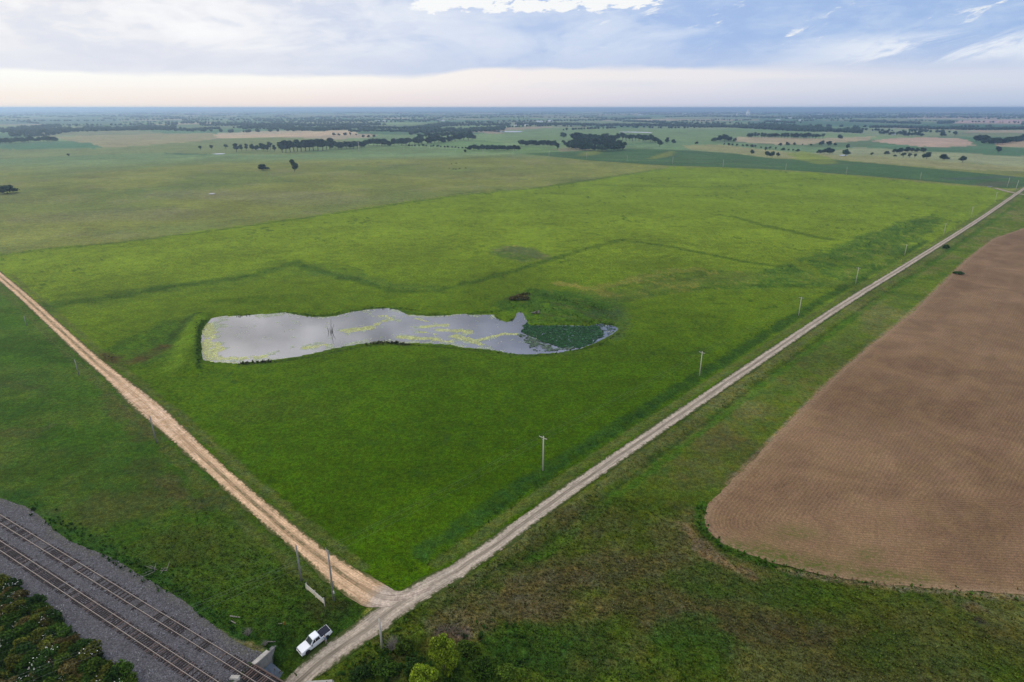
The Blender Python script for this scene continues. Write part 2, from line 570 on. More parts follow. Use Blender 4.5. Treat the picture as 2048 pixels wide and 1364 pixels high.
class MB:
    """collects simple shapes into one mesh"""

    def __init__(self):
        self.v = []
        self.f = []

    def add(self, v, f):
        b = len(self.v)
        self.v += [tuple(p) for p in v]
        self.f += [tuple(i + b for i in q) for q in f]
        return self

    def box(self, c, s, rz=0.0, taper=1.0):
        cx, cy, cz = c
        hx, hy, h2 = s[0] / 2, s[1] / 2, s[2] / 2
        ca, sa = math.cos(rz), math.sin(rz)
        v = []
        for zz, k in ((-h2, 1.0), (h2, taper)):
            for xx, yy in ((-hx, -hy), (hx, -hy), (hx, hy), (-hx, hy)):
                xx, yy = xx * k, yy * k
                v.append((cx + xx * ca - yy * sa, cy + xx * sa + yy * ca, cz + zz))
        return self.add(v, [(3, 2, 1, 0), (4, 5, 6, 7), (0, 1, 5, 4), (1, 2, 6, 5), (2, 3, 7, 6), (3, 0, 4, 7)])

    def tube(self, pts, rad, n=6):
        pts = [Vector(p) for p in pts]
        if not isinstance(rad, (list, tuple)):
            rad = [rad] * len(pts)
        b = len(self.v)
        for i, p in enumerate(pts):
            d = (pts[min(i + 1, len(pts) - 1)] - pts[max(i - 1, 0)]).normalized()
            u = d.cross(Vector((0, 0, 1)))
            if u.length < 1e-3:
                u = Vector((1, 0, 0))
            u.normalize()
            w = d.cross(u)
            for k in range(n):
                a = 2 * math.pi * k / n
                self.v.append(tuple(p + (u * math.cos(a) + w * math.sin(a)) * rad[i]))
        for i in range(len(pts) - 1):
            for k in range(n):
                a, c = b + i * n + k, b + i * n + (k + 1) % n
                self.f.append((a, c, c + n, a + n))
        self.f.append(tuple(b + k for k in range(n))[::-1])
        self.f.append(tuple(b + (len(pts) - 1) * n + k for k in range(n)))
        return self

    def loft(self, rings, caps=True):
        b = len(self.v)
        n = len(rings[0])
        for r in rings:
            self.v += [tuple(p) for p in r]
        for i in range(len(rings) - 1):
            for k in range(n):
                a, c = b + i * n + k, b + i * n + (k + 1) % n
                self.f.append((a, c, c + n, a + n))
        if caps:
            self.f.append(tuple(b + k for k in range(n))[::-1])
            self.f.append(tuple(b + (len(rings) - 1) * n + k for k in range(n)))
        return self

    def me(self, name, mat, bevel=0.0, smooth=False):
        m = bpy.data.meshes.new(name)
        m.from_pydata(self.v, [], self.f)
        bm = bmesh.new()
        bm.from_mesh(m)
        bmesh.ops.recalc_face_normals(bm, faces=bm.faces)
        if bevel:
            bmesh.ops.bevel(bm, geom=list(bm.edges), offset=bevel, segments=2, profile=.6, affect='EDGES', clamp_overlap=True)
        if smooth:
            for f in bm.faces:
                f.smooth = True
        bm.to_mesh(m)
        bm.free()
        m.materials.append(mat)
        return m

    def obj(self, name, mat, parent=None, bevel=0.0, smooth=False):
        return link(name, self.me(name, mat, bevel, smooth), parent)


# ------------------------------------------------------------------ materials


def new_mat(name):
    m = bpy.data.materials.new(name)
    m.use_nodes = True
    t = NT(m.node_tree)
    out = t.new('ShaderNodeOutputMaterial')
    p = t.new('ShaderNodeBsdfPrincipled')
    t.t.links.new(p.outputs[0], out.inputs[0])
    return m, t, p


def simple(name, col, rough=.6, metal=0.0, var=.25, scale=8.0, spec=.4, coat=0.0):
    m, t, p = new_mat(name)
    tc = t.new('ShaderNodeTexCoord')
    n = t.noise(tc.outputs['Object'], scale, 4.0, .6)
    c = t.mix(1.0, (*col, 1), t.comb(*[t.maprange(n, .25, .75, 1 - var, 1 + var)] * 3), 'MULTIPLY')
    t.put(p.inputs['Base Color'], c)
    p.inputs['Roughness'].default_value = rough
    p.inputs['Metallic'].default_value = metal
    p.inputs['Specular IOR Level'].default_value = spec
    p.inputs['Coat Weight'].default_value = coat
    return m


def attr(t, name):
    a = t.new('ShaderNodeAttribute')
    a.attribute_name = name
    return a


def grass_mat():
    m, t, p = new_mat('grassland')
    pos = t.new('ShaderNodeNewGeometry').outputs['Position']
    c = attr(t, 'col').outputs['Color']
    n0 = t.noise(pos, .018, 4.0, .6, .6)
    n1 = t.noise(pos, .16, 4.0, .6, .4)
    n2 = t.noise(pos, .9, 4.0, .65, .3)
    n3 = t.noise(pos, 3.6, 3.0, .7)
    k = t.math('MULTIPLY', t.maprange(n0, .3, .7, .86, 1.14), t.maprange(n1, .25, .75, .82, 1.18))
    k = t.math('MULTIPLY', k, t.maprange(n2, .28, .72, .62, 1.38))
    k = t.math('MULTIPLY', k, t.maprange(n3, .28, .72, .50, 1.50))
    c = t.mix(1.0, c, t.comb(k, k, k), 'MULTIPLY')
    # hue drift between yellower and bluer blades
    h = t.maprange(t.noise(t.vmath('ADD', pos, (31., 7., 3.)), .35, 5.0, .65), .3, .7)
    c = t.mix(1.0, c, t.mix(h, (.86, .97, 1.25, 1), (1.16, 1.02, .72, 1)), 'MULTIPLY')
    t.put(p.inputs['Base Color'], c)
    p.inputs['Roughness'].default_value = .85
    p.inputs['Specular IOR Level'].default_value = .02
    b = t.new('ShaderNodeBump')
    b.inputs['Strength'].default_value = .9
    b.inputs['Distance'].default_value = .35
    t.put(b.inputs['Height'], t.math('ADD', t.math('MULTIPLY', n2, .9), t.math('MULTIPLY', n3, .55)))
    t.put(p.inputs['Normal'], b.outputs[0])
    return m


def soil_mat():
    m, t, p = new_mat('ploughed_soil')
    pos = t.new('ShaderNodeNewGeometry').outputs['Position']
    row = attr(t, 'row').outputs['Fac']
    rowh = attr(t, 'rowh').outputs['Fac']
    hm_ = t.maprange(attr(t, 'headl').outputs['Fac'], .42, .58)
    edge = attr(t, 'edge').outputs['Fac']
    n0 = t.noise(pos, .02, 5.0, .6, .8)
    n1 = t.noise(pos, .12, 4.0, .6, 1.0)
    n2 = t.noise(pos, 1.4, 4.0, .7)
    n3 = t.noise(pos, 5.5, 3.0, .75)
    wob = t.math('MULTIPLY', t.math('SUBTRACT', n1, .5), .14)

    def both(period):
        a = t.math('SINE', t.math('MULTIPLY', t.math('ADD', row, wob), 6.28318 / period))
        b = t.math('SINE', t.math('MULTIPLY', t.math('ADD', rowh, wob), 6.28318 / period))
        return t.math('ADD', t.math('MULTIPLY', a, t.math('SUBTRACT', 1.0, hm_)), t.math('MULTIPLY', b, hm_))
    w = both(.80)
    w2 = both(11.0)
    c = t.mix(t.maprange(n0, .3, .7), (.160, .092, .049, 1), (.236, .143, .078, 1))
    c = t.mix(t.maprange(n1, .38, .72, 0., .5), c, (.232, .148, .066, 1))
    c = t.mix(t.maprange(w2, -.2, 1.0, 0., .16), c, (.25, .16, .085, 1))
    k = t.math('MULTIPLY', t.maprange(w, -1., 1., .88, 1.08, False), t.maprange(n2, .3, .7, .84, 1.16))
    k = t.math('MULTIPLY', k, t.maprange(n3, .3, .7, .52, 1.48))
    k = t.math('MULTIPLY', k, t.maprange(t.noise(pos, .045, 5., .65, 1.5), .35, .65, .88, 1.10))
    c = t.mix(1.0, c, t.comb(k, k, k), 'MULTIPLY')
    # straw at the rim, young green growth in patches
    rim = t.math('MULTIPLY', t.maprange(edge, 2.6, .3), t.maprange(n2, .35, .6))
    c = t.mix(t.math('MULTIPLY', rim, .7), c, (.33, .22, .13, 1))
    g = attr(t, 'green').outputs['Fac']
    gf = t.math('MULTIPLY', g, t.maprange(t.noise(pos, 1.1, 5., .7), .36, .60))
    c = t.mix(gf, c, (.075, .105, .012, 1))
    t.put(p.inputs['Base Color'], c)
    p.inputs['Roughness'].default_value = .95
    p.inputs['Specular IOR Level'].default_value = .1
    b = t.new('ShaderNodeBump')
    b.inputs['Strength'].default_value = .38
    b.inputs['Distance'].default_value = .16
    t.put(b.inputs['Height'], t.math('ADD', t.math('MULTIPLY', w, .35), t.math('ADD', t.math('MULTIPLY', n2, .5), n3)))
    t.put(p.inputs['Normal'], b.outputs[0])
    return m


def road_mat(name, dirt, pale, grassc, med, rutw=.75, rutx=1.0, whiten=0.0):
    """lat: metres from the centre line, arc: metres along, soil: 0 grassy - 1 bare in the middle strip"""
    m, t, p = new_mat(name)
    pos = t.new('ShaderNodeNewGeometry').outputs['Position']
    lat = attr(t, 'lat').outputs['Fac']
    half = attr(t, 'half').outputs['Fac']
    bare = attr(t, 'bare').outputs['Fac']
    blend = attr(t, 'blend').outputs['Fac']
    arc = attr(t, 'arc').outputs['Fac']
    n1 = t.noise(pos, .35, 4., .6, .5)
    n2 = t.noise(pos, 2.2, 4., .7)
    stv = t.comb(t.math('MULTIPLY', lat, 3.2), t.math('MULTIPLY', arc, .07), 0.)
    ns = t.noise(stv, 1.3, 4., .65)
    alat = t.math('ABSOLUTE', t.math('ADD', lat, t.math('MULTIPLY', t.math('SUBTRACT', t.noise(t.comb(arc, 0., 2.), .06, 3.), .5), .9)))
    rut = t.maprange(t.math('ABSOLUTE', t.math('SUBTRACT', alat, rutx)), rutw, .25)
    bl = t.maprange(t.math('ADD', blend, t.math('MULTIPLY', t.math('SUBTRACT', n1, .5), .7)), .3, .7)
    dirt = t.mix(bl, dirt, (.27, .205, .155, 1))
    pale = t.mix(bl, pale, (.50, .40, .31, 1))
    c = t.mix(t.maprange(ns, .3, .7), dirt, pale)
    c = t.mix(t.math('MULTIPLY', rut, .75), c, pale)
    c = t.mix(t.math('MULTIPLY', t.math('MULTIPLY', bare, t.maprange(n1, .35, .6)), whiten), c, (.66, .52, .42, 1))
    wet = t.math('MULTIPLY', t.maprange(t.noise(stv, .5, 5., .65), .52, .68), .5)
    c = t.mix(wet, c, t.mix(.5, dirt, (.10, .085, .065, 1)))
    # middle strip
    mid = t.math('MULTIPLY', t.maprange(alat, .62, .25), t.math('SUBTRACT', 1.0, bare))
    mid = t.math('MULTIPLY', mid, t.maprange(t.math('ADD', t.math('MULTIPLY', n2, .5), t.math('MULTIPLY', n1, .5)), .40, .58))
    c = t.mix(mid, c, med)
    k = t.math('MULTIPLY', t.maprange(n1, .3, .7, .84, 1.14), t.maprange(n2, .3, .7, .74, 1.26))
    k = t.math('MULTIPLY', k, t.maprange(ns, .3, .7, .88, 1.10))
    c = t.mix(1.0, c, t.comb(k, k, k), 'MULTIPLY')
    # grass creeping in from the verges
    e = t.math('SUBTRACT', half, t.math('ABSOLUTE', lat))
    ev = t.math('ADD', e, t.math('MULTIPLY', t.math('SUBTRACT', t.noise(pos, .8, 6., .75), .5), 3.2))
    c = t.mix(t.math('MULTIPLY', t.maprange(ev, .95, .25), t.math('SUBTRACT', 1.0, t.math('MINIMUM', t.math('MULTIPLY', blend, 1.6), 1.0))), c, grassc)
    t.put(p.inputs['Base Color'], c)
    p.inputs['Roughness'].default_value = .95
    p.inputs['Specular IOR Level'].default_value = .1
    b = t.new('ShaderNodeBump')
    b.inputs['Strength'].default_value = .6
    b.inputs['Distance'].default_value = .12
    t.put(b.inputs['Height'], t.math('ADD', t.math('MULTIPLY', ns, .8), t.math('MULTIPLY', n2, .6)))
    t.put(p.inputs['Normal'], b.outputs[0])
    return m


def water_mat():
    m, t, p = new_mat('pond_water')
    pos = t.new('ShaderNodeNewGeometry').outputs['Position']
    n = t.noise(pos, .05, 4., .6, .7)
    n1 = t.noise(t.vmath('MULTIPLY', pos, (1., 2.2, 1.)), 1.5, 3., .6, .5)
    c = t.mix(t.maprange(n, .35, .65), (.024, .028, .036, 1), (.060, .060, .062, 1))
    t.put(p.inputs['Base Color'], c)
    p.inputs['Roughness'].default_value = .07
    p.inputs['IOR'].default_value = 2.2
    b = t.new('ShaderNodeBump')
    b.inputs['Strength'].default_value = .10
    b.inputs['Distance'].default_value = .05
    wind = t.maprange(t.noise(pos, .03, 3.), .42, .62)
    t.put(b.inputs['Height'], t.math('MULTIPLY', n1, wind))
    t.put(p.inputs['Normal'], b.outputs[0])
    return m


def leaf_mat(name, var=.35, up=0.0):
    m, t, p = new_mat(name)
    c = attr(t, 'col').outputs['Color']
    oi = t.new('ShaderNodeObjectInfo')
    pos = t.new('ShaderNodeNewGeometry').outputs['Position']
    n = t.noise(pos, .8, 3., .6)
    k = t.math('MULTIPLY', t.maprange(n, .3, .7, 1 - var, 1 + var), t.maprange(oi.outputs['Random'], 0., 1., .78, 1.5, False))
    c = t.mix(1.0, c, t.comb(k, k, k), 'MULTIPLY')
    t.put(p.inputs['Base Color'], c)
    p.inputs['Roughness'].default_value = .8
    p.inputs['Specular IOR Level'].default_value = .02
    if up:
        g = t.new('ShaderNodeNewGeometry').outputs['Normal']
        t.put(p.inputs['Normal'], t.vmath('NORMALIZE', t.vmath('ADD', t.vmath('SCALE', g, scale=1 - up), (0., 0., up))))
    return m


def ballast_mat():
    m, t, p = new_mat('ballast_gravel')
    pos = t.new('ShaderNodeNewGeometry').outputs['Position']
    c0 = attr(t, 'col').outputs['Color']
    v = t.new('ShaderNodeTexVoronoi')
    v.inputs['Scale'].default_value = 4.5
    t.put(v.inputs['Vector'], pos)
    vc = t.new('ShaderNodeSeparateColor')
    t.put(vc.inputs[0], v.outputs['Color'])
    n1 = t.noise(pos, .5, 4., .6)
    n2 = t.noise(pos, 7., 3., .7)
    k = t.math('MULTIPLY', t.maprange(vc.outputs[0], 0., 1., .55, 1.5, False), t.maprange(n1, .3, .7, .86, 1.14))
    k = t.math('MULTIPLY', k, t.maprange(n2, .3, .7, .7, 1.3))
    c = t.mix(1.0, c0, t.comb(k, k, k), 'MULTIPLY')
    t.put(p.inputs['Base Color'], c)
    p.inputs['Roughness'].default_value = .9
    b = t.new('ShaderNodeBump')
    b.inputs['Strength'].default_value = .8
    b.inputs['Distance'].default_value = .15
    t.put(b.inputs['Height'], t.math('ADD', vc.outputs[0], n2))
    t.put(p.inputs['Normal'], b.outputs[0])
    return m


def wood_mat(name, a, b_, scale=3.0):
    m, t, p = new_mat(name)
    tc = t.new('ShaderNodeTexCoord')
    n = t.noise(t.vmath('MULTIPLY', tc.outputs['Object'], (6., 6., .6)), scale, 5., .65)
    c = t.mix(t.maprange(n, .3, .7), (*a, 1), (*b_, 1))
    t.put(p.inputs['Base Color'], c)
    p.inputs['Roughness'].default_value = .85
    p.inputs['Specular IOR Level'].default_value = .2
    return m


def concrete_mat():
    m, t, p = new_mat('weathered_concrete')
    pos = t.new('ShaderNodeNewGeometry').outputs['Position']
    n = t.noise(pos, .6, 5., .65, .4)
    d = t.noise(t.vmath('MULTIPLY', pos, (1., 1., .25)), 1.6, 5., .7)
    c = t.mix(t.maprange(n, .3, .7), (.20, .185, .165, 1), (.30, .275, .245, 1))
    c = t.mix(t.maprange(d, .48, .7, 0., .55), c, (.10, .10, .10, 1))
    t.put(p.inputs['Base Color'], c)
    p.inputs['Roughness'].default_value = .9
    return m


def car_paint():
    m, t, p = new_mat('white_car_paint')
    pos = t.new('ShaderNodeTexCoord').outputs['Object']
    n = t.noise(pos, 2.5, 4., .6)
    z = t.sep(pos)[2]
    dirt = t.math('MULTIPLY', t.maprange(z, .95, .40), t.maprange(n, .3, .65))
    c = t.mix(t.math('MULTIPLY', dirt, .45), (.80, .81, .83, 1), (.42, .36, .28, 1))
    t.put(p.inputs['Base Color'], c)
    p.inputs['Roughness'].default_value = .28
    p.inputs['Coat Weight'].default_value = .6
    p.inputs['Coat Roughness'].default_value = .08
    return m


M = dict(
    grass=grass_mat(), soil=soil_mat(), water=water_mat(), leaf=leaf_mat('foliage'), weed=leaf_mat('weed_leaves', .3, .68), ballast=ballast_mat(),
    road_e=road_mat('gravel_track', (.26, .205, .150, 1), (.47, .385, .295, 1), (.055, .075, .016, 1), (.095, .085, .055, 1)),
    road_w=road_mat('dirt_track', (.43, .262, .138, 1), (.67, .445, .26, 1), (.075, .085, .022, 1), (.085, .085, .035, 1), .7, 1.25, .28),
    bark=wood_mat('bark', (.055, .045, .035), (.11, .095, .075)), dead=wood_mat('dead_wood', (.17, .15, .125), (.30, .27, .23)),
    pole=wood_mat('weathered_pole_wood', (.40, .37, .31), (.58, .54, .47)), poledark=wood_mat('grey_pole_wood', (.20, .185, .165), (.33, .31, .28)),
    tie=wood_mat('creosoted_timber', (.022, .016, .014), (.050, .036, .031)), tie2=wood_mat('old_timber', (.085, .055, .045), (.14, .10, .085)),
    rail=simple('rusty_rail', (.125, .085, .065), .6, .2, .3, 3.), railtop=simple('worn_rail_head', (.34, .30, .275), .35, .5, .15, 4.),
    conc=concrete_mat(), conclight=simple('pale_concrete', (.40, .365, .315), .9, 0, .2, 1.5), steel_and_shade=simple('blue_grey_steel_and_shade', (.105, .125, .145), .6, .2, .3, 1.2),
    glass=simple('dark_glass', (.012, .013, .016), .08, 0, .1, 2., .6), wind=simple('windscreen_glass', (.05, .06, .065), .06, 0, .2, 2., .8), rubber=simple('tyre_rubber', (.018, .018, .019), .85, 0, .2, 6.),
    rim=simple('wheel_alloy', (.10, .10, .105), .4, .6, .2, 5.), paint=car_paint(), black=simple('black_plastic', (.02, .02, .022), .55, 0, .2, 6.),
    tonneau=simple('navy_vinyl', (.018, .020, .034), .7, 0, .25, 3., .12), lamp=simple('clear_lamp', (.55, .56, .58), .15, .2, .1, 5.), red=simple('red_lens', (.35, .02, .02), .2, 0, .1, 5.),
    white=simple('white_board', (.62, .58, .50), .7, 0, .18, 3.), cream=simple('cream_board', (.58, .47, .29), .7, 0, .25, 2.), metal=simple('galvanised_metal', (.42, .43, .44), .45, .5, .2, 3.),
    whitewall=simple('white_wall_paint', (.74, .74, .73), .7, 0, .08, .5), roofw=simple('white_sheet_roof', (.76, .78, .80), .45, .1, .06, .3), roofg=simple('grey_shingle_roof', (.20, .20, .21), .8, 0, .2, .6), elev=simple('white_silo_concrete', (.88, .87, .84), .8, 0, .08, .1),
    porcelain=simple('insulator_glaze', (.30, .30, .31), .25), wire=simple('aluminium_wire', (.22, .235, .20), .6, .2), yellow=simple('yellow_plastic', (.55, .42, .05), .5), stone=simple('grey_stone', (.19, .185, .195), .9, 0, .35, 2.),
    hide=simple('black_hide', (.014, .012, .011), .8, 0, .4, 3.), skin=simple('skin', (.42, .26, .19), .6), hair=simple('brown_hair', (.05, .035, .025), .8), shirt=simple('blue_grey_shirt', (.155, .20, .26), .85), trousers=simple('khaki_trousers', (.33, .28, .225), .85), shoe=simple('brown_shoe', (.09, .06, .045), .7),
)

# ------------------------------------------------------------------ ground colours
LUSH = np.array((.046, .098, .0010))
LUSH_FAR_LIT = np.array((.160, .226, .014))
OLIVE = np.array((.190, .208, .046))
ROUGHW = np.array((.037, .084, .0050))
ROUGHE = np.array((.070, .104, .009))
DARKW = np.array((.032, .074, .008))
DEAD = np.array((.135, .105, .045))
TANC = np.array((.290, .220, .095))
YGRN = np.array((.135, .180, .010))

Z1 = np.vstack([unl([(-190, 400), (-60, 480), (0, 512), (20, 505), (300, 477), (560, 441), (700, 421), (820, 401), (950, 384), (1080, 371), (1200, 352), (1330, 333), (1345, 330.5), (1500, 338), (1692, 352), (1980, 377), (2030, 388)]), ROAD_E[6:-2][::-1], ROAD_W[2:]])
WEST = np.vstack([ROAD_W[2:], unl([(-400, 400), (-700, 700), (-700, 1400), (500, 1500)]), [ROAD_E[3]]])
EAST = np.vstack([ROAD_E[1:], unl([(2700, 277), (2900, 700), (2500, 1500), (800, 1500)])])

# strokes: pixel polyline, width m, colour, strength, raggedness
STROKES = [
    ([(-60, 520), (20, 505), (300, 479), (560, 443), (700, 423), (820, 403), (950, 386), (1080, 373)], 4.0, DARKW, .75, .5),
    ([(1080, 373), (1200, 353), (1330, 334)], 9.0, DARKW, .7, .6),
    ([(85, 610), (150, 604), (230, 594), (330, 575), (400, 566), (480, 557), (560, 535), (600, 524)], 6.5, DARKW, .75, .8),
    ([(120, 590), (300, 578), (400, 565)], 5.0, DARKW, .5, .9),
    ([(560, 525), (600, 527), (660, 535), (700, 545)], 9.0, DARKW, .55, 1.0),
    ([(600, 532), (660, 547), (720, 562), (770, 578), (810, 585), (860, 582), (910, 573), (1000, 549), (1100, 520), (1180, 495), (1245, 480)], 4.6, DARKW, .80, .8),
    ([(640, 545), (720, 556), (800, 572), (860, 574)], 8.0, np.array((.05, .10, .022)), .5, 1.0),
    ([(1245, 480), (1330, 491), (1420, 509), (1500, 526), (1560, 533)], 3.6, DARKW, .85, .7),
    ([(1245, 478), (1340, 483), (1400, 492)], 3.0, DARKW, .45, .7),
    ([(1440, 430), (1480, 436), (1520, 449), (1570, 459), (1600, 466), (1655, 478)], 6.0, DARKW, .75, .8),
    ([(1180, 366), (1260, 371), (1400, 374), (1490, 371), (1565, 364)], 9.0, DARKW, .45, .8),
    ([(1550, 550), (1620, 530), (1680, 508), (1740, 485), (1800, 462), (1860, 438), (1890, 425)], 11.0, DARKW, .34, 1.5),
    ([(1640, 520), (1700, 516), (1770, 508), (1810, 500)], 9.0, DARKW, .4, 1.5),
    ([(1660, 520), (1690, 530), (1750, 520), (1780, 510)], 7.0, YGRN, .5, 1.2),
    ([(1580, 520), (1620, 540), (1650, 556), (1672, 566)], 6.0, YGRN, .85, .9),
    ([(1430, 545), (1510, 548), (1600, 556), (1680, 566), (1700, 568)], 7.0, np.array((.10, .15, .016)), .7, 1.2),
    ([(1500, 572), (1600, 574), (1690, 571)], 3.5, DARKW, .6, 1.0),
    ([(1120, 566), (1160, 574), (1200, 583), (1215, 590)], 4.4, TANC * np.array((.9, .95, .55)), .8, 1.3),
    ([(1180, 576), (1250, 566), (1310, 548), (1350, 541), (1400, 537)], 4.6, TANC * np.array((.75, .85, .5)), .55, 1.5),
    ([(1200, 590), (1260, 590), (1330, 574), (1420, 556), (1500, 552)], 10.0, np.array((.115, .15, .022)), .7, 1.2),
    ([(1250, 596), (1340, 585), (1440, 572), (1520, 570)], 3.0, DARKW, .5, 1.0),
    ([(990, 499), (1030, 497), (1060, 505), (1080, 515)], 8.0, np.array((.10, .11, .045)), .75, 1.0),
    ([(1000, 505), (1020, 500)], 3.0, DARKW, .7, 1.0),
    ([(1014, 494), (1040, 491)], 1.5, TANC, .7, .6),
    ([(1380, 400), (1430, 402), (1480, 408)], 2.5, DARKW, .3, .8),
    ([(1180, 467), (1200, 470)], 3.0, DARKW, .7, .6), ([(1090, 448), (1105, 449)], 2.5, DARKW, .7, .6), ([(935, 480), (905, 500)], 2.0, DARKW, .25, .6),
    # roadside bands
    ([(700, 1140), (660, 1105), (580, 1035), (500, 962), (420, 885), (340, 812)], 2.4, np.array((.10, .12, .03)), .5, .9),
    ([(860, 1230), (960, 1165), (1060, 1095)], 1.0, DARKW * .7, .8, .6),
    ([(1500, 810), (1600, 740), (1700, 672), (1800, 600)], 5.0, np.array((.085, .115, .03)), .5, 1.0),
    ([(1700, 583), (1790, 585), (1840, 590)], 4.0, DARKW, .5, 1.0), ([(1880, 497), (1990, 505)], 4.0, DARKW, .6, 1.0), ([(1620, 720), (1700, 715), (1760, 680)], 5.0, DARKW, .45, 1.2),
    # rim of the ploughed field
    ([(1404, 1008), (1396, 1035), (1408, 1068), (1450, 1098), (1520, 1124), (1570, 1143)], 1.6, np.array((.045, .12, .008)), .95, .5),
    ([(1370, 1050), (1390, 1085), (1430, 1118), (1480, 1140), (1500, 1145)], 2.0, np.array((.27, .17, .095)), .8, 1.0),
    ([(1560, 1138), (1660, 1160), (1780, 1175), (1900, 1186), (2048, 1196)], 1.1, np.array((.27, .20, .115)), .75, .8),
    ([(2000, 470), (1940, 512), (1890, 560), (1830, 618), (1750, 682), (1665, 755), (1575, 845), (1505, 918), (1455, 968)], 1.0, np.array((.30, .20, .115)), .8, .7),
    # around the pond
    ([(345, 735), (365, 690), (385, 650), (398, 636)], 5.0, np.array((.105, .180, .010)), 1.25, .4),  # dam face: brighter green painted in for its weak slope shading
    ([(330, 690), (350, 668), (372, 645), (392, 632)], 3.2, np.array((.030, .062, .010)), 1.0, .6),  # dark side of the dam, its shading painted as colour
    ([(205, 712), (240, 722), (280, 716), (320, 690)], 5.5, np.array((.080, .045, .020)), .9, 1.2),
    ([(260, 700), (300, 705), (345, 700)], 5.0, np.array((.065, .115, .010)), .7, 1.0),
    ([(400, 740), (397, 690), (400, 650), (430, 634), (500, 628)], 1.6, DARKW, .8, .5),
    ([(560, 622), (600, 627), (640, 631), (690, 626), (740, 615), (790, 614), (820, 625), (880, 629), (950, 625), (1000, 620)], 1.8, DARKW * 1.1, .8, .6),
    ([(480, 730), (560, 722), (640, 710), (720, 693), (780, 688), (860, 690), (930, 698), (1000, 707), (1080, 712), (1160, 702), (1230, 672), (1250, 655)], 1.4, np.array((.05, .075, .014)), .8, .8),
    ([(760, 683), (790, 684), (815, 688)], 2.2, np.array((.06, .065, .022)), .8, .6),
    ([(1050, 640), (1100, 640), (1180, 642), (1230, 646)], 6.0, np.array((.060, .115, .008)), .85, .8),
    ([(1010, 610), (1060, 615), (1110, 622), (1150, 630)], 6.0, np.array((.060, .120, .010)), .8, .9),
    ([(1080, 590), (1130, 600), (1190, 612), (1220, 630)], 6.5, DARKW * 1.15, .75, 1.0),
    ([(1100, 605), (1150, 616), (1200, 640)], 2.0, np.array((.05, .06, .02)), .7, .9),
    ([(1015, 598), (1040, 592), (1058, 588)], 2.5, np.array((.062, .060, .022)), .8, .7),
    ([(1230, 600), (1245, 630), (1246, 650), (1225, 676)], 5.0, np.array((.075, .115, .024)), .7, .9),
    ([(1060, 646), (1120, 646), (1190, 648)], 2.5, np.array((.085, .150, .006)), .8, .8), ([(990, 622), (1025, 626), (1045, 618)], 3.0, np.array((.075, .140, .006)), .8, .9), ([(1150, 606), (1210, 622), (1230, 640)], 2.2, np.array((.05, .06, .015)), .6, 1.0), ([(1090, 630), (1150, 634)], 2.0, np.array((.07, .08, .02)), .6, .9), ([(1120, 585), (1200, 596), (1260, 612)], 5.0, np.array((.05, .11, .012)), .6, 1.1),
    # upper pasture contours
    ([(0, 352), (120, 345), (250, 338), (330, 333), (420, 320), (480, 312)], 26.0, np.array((.11, .155, .045)), .4, 1.0),
    ([(230, 322), (330, 318), (420, 312)], 14.0, np.array((.075, .125, .040)), .55, .9),
    ([(410, 311), (445, 309), (490, 306), (540, 303)], 16.0, np.array((.065, .125, .038)), .6, .9),
    ([(340, 352), (370, 348), (420, 345), (500, 347)], 6.0, np.array((.07, .115, .035)), .7, .9),
    ([(250, 388), (330, 380), (430, 372)], 22.0, np.array((.085, .135, .035)), .55, 1.2),
    ([(0, 345), (90, 350), (150, 345)], 6.0, np.array((.08, .12, .04)), .5, .9), ([(160, 358), (230, 362)], 12.0, np.array((.12, .12, .06)), .5, .9),
    ([(690, 334), (750, 327), (780, 324)], 4.5, np.array((.075, .12, .035)), .75, .8), ([(740, 346), (850, 352), (950, 354), (1080, 355), (1180, 357)], 7.0, np.array((.075, .12, .03)), .6, .9),
    ([(850, 338), (920, 337), (1000, 337), (1100, 332)], 7.0, np.array((.085, .12, .04)), .5, .9), ([(900, 388), (940, 383), (1000, 377)], 6.0, DARKW, .65, 1.2),
    ([(560, 335), (620, 338), (700, 336), (820, 330), (900, 325)], 9.0, np.array((.085, .125, .035)), .5, 1.0),
    ([(0, 385), (200, 380), (330, 388)], 3.0, np.array((.10, .12, .05)), .5, .9),
    # left rough ground
    ([(0, 700), (60, 705), (140, 722)], 4.0, DARKW, .7, 1.2), ([(0, 772), (60, 775)], 4.0, DEAD * .7, .6, 1.3), ([(0, 792), (40, 786)], 2.2, DARKW * .7, .7, 1.0),
    ([(20, 830), (90, 820)], 6.0, DARKW, .5, 1.4), ([(0, 860), (50, 870), (110, 850)], 3.2, DEAD * .6, .5, 1.3), ([(210, 790), (260, 830), (300, 870)], 3.6, DEAD * .62, .55, 1.2),
    ([(330, 960), (370, 1000), (400, 1010)], 3.0, DEAD * .6, .6, 1.2), ([(280, 930), (330, 980)], 5.0, DEAD * .45, .4, 1.2), ([(100, 1060), (200, 1105), (300, 1150), (380, 1205), (450, 1265), (520, 1290)], 3.2, np.array((.026, .075, .010)), .8, .9),
    ([(0, 985), (60, 1000), (110, 1040)], 3.0, np.array((.026, .080, .010)), .8, .8), ([(560, 1290), (570, 1265), (600, 1225)], 4.0, DARKW * .8, .55, 1.0),
    ([(420, 1260), (470, 1285), (520, 1298)], 1.0, np.array((.20, .16, .085)), .8, .8),
]



def offset_line(p, d, i0, i1):
    q = chaikin(p[i0:i1], 1)
    t_ = np.gradient(q, axis=0)
    t_ /= np.hypot(*t_.T)[:, None]
    return q + np.stack([-t_[:, 1], t_[:, 0]], 1) * d


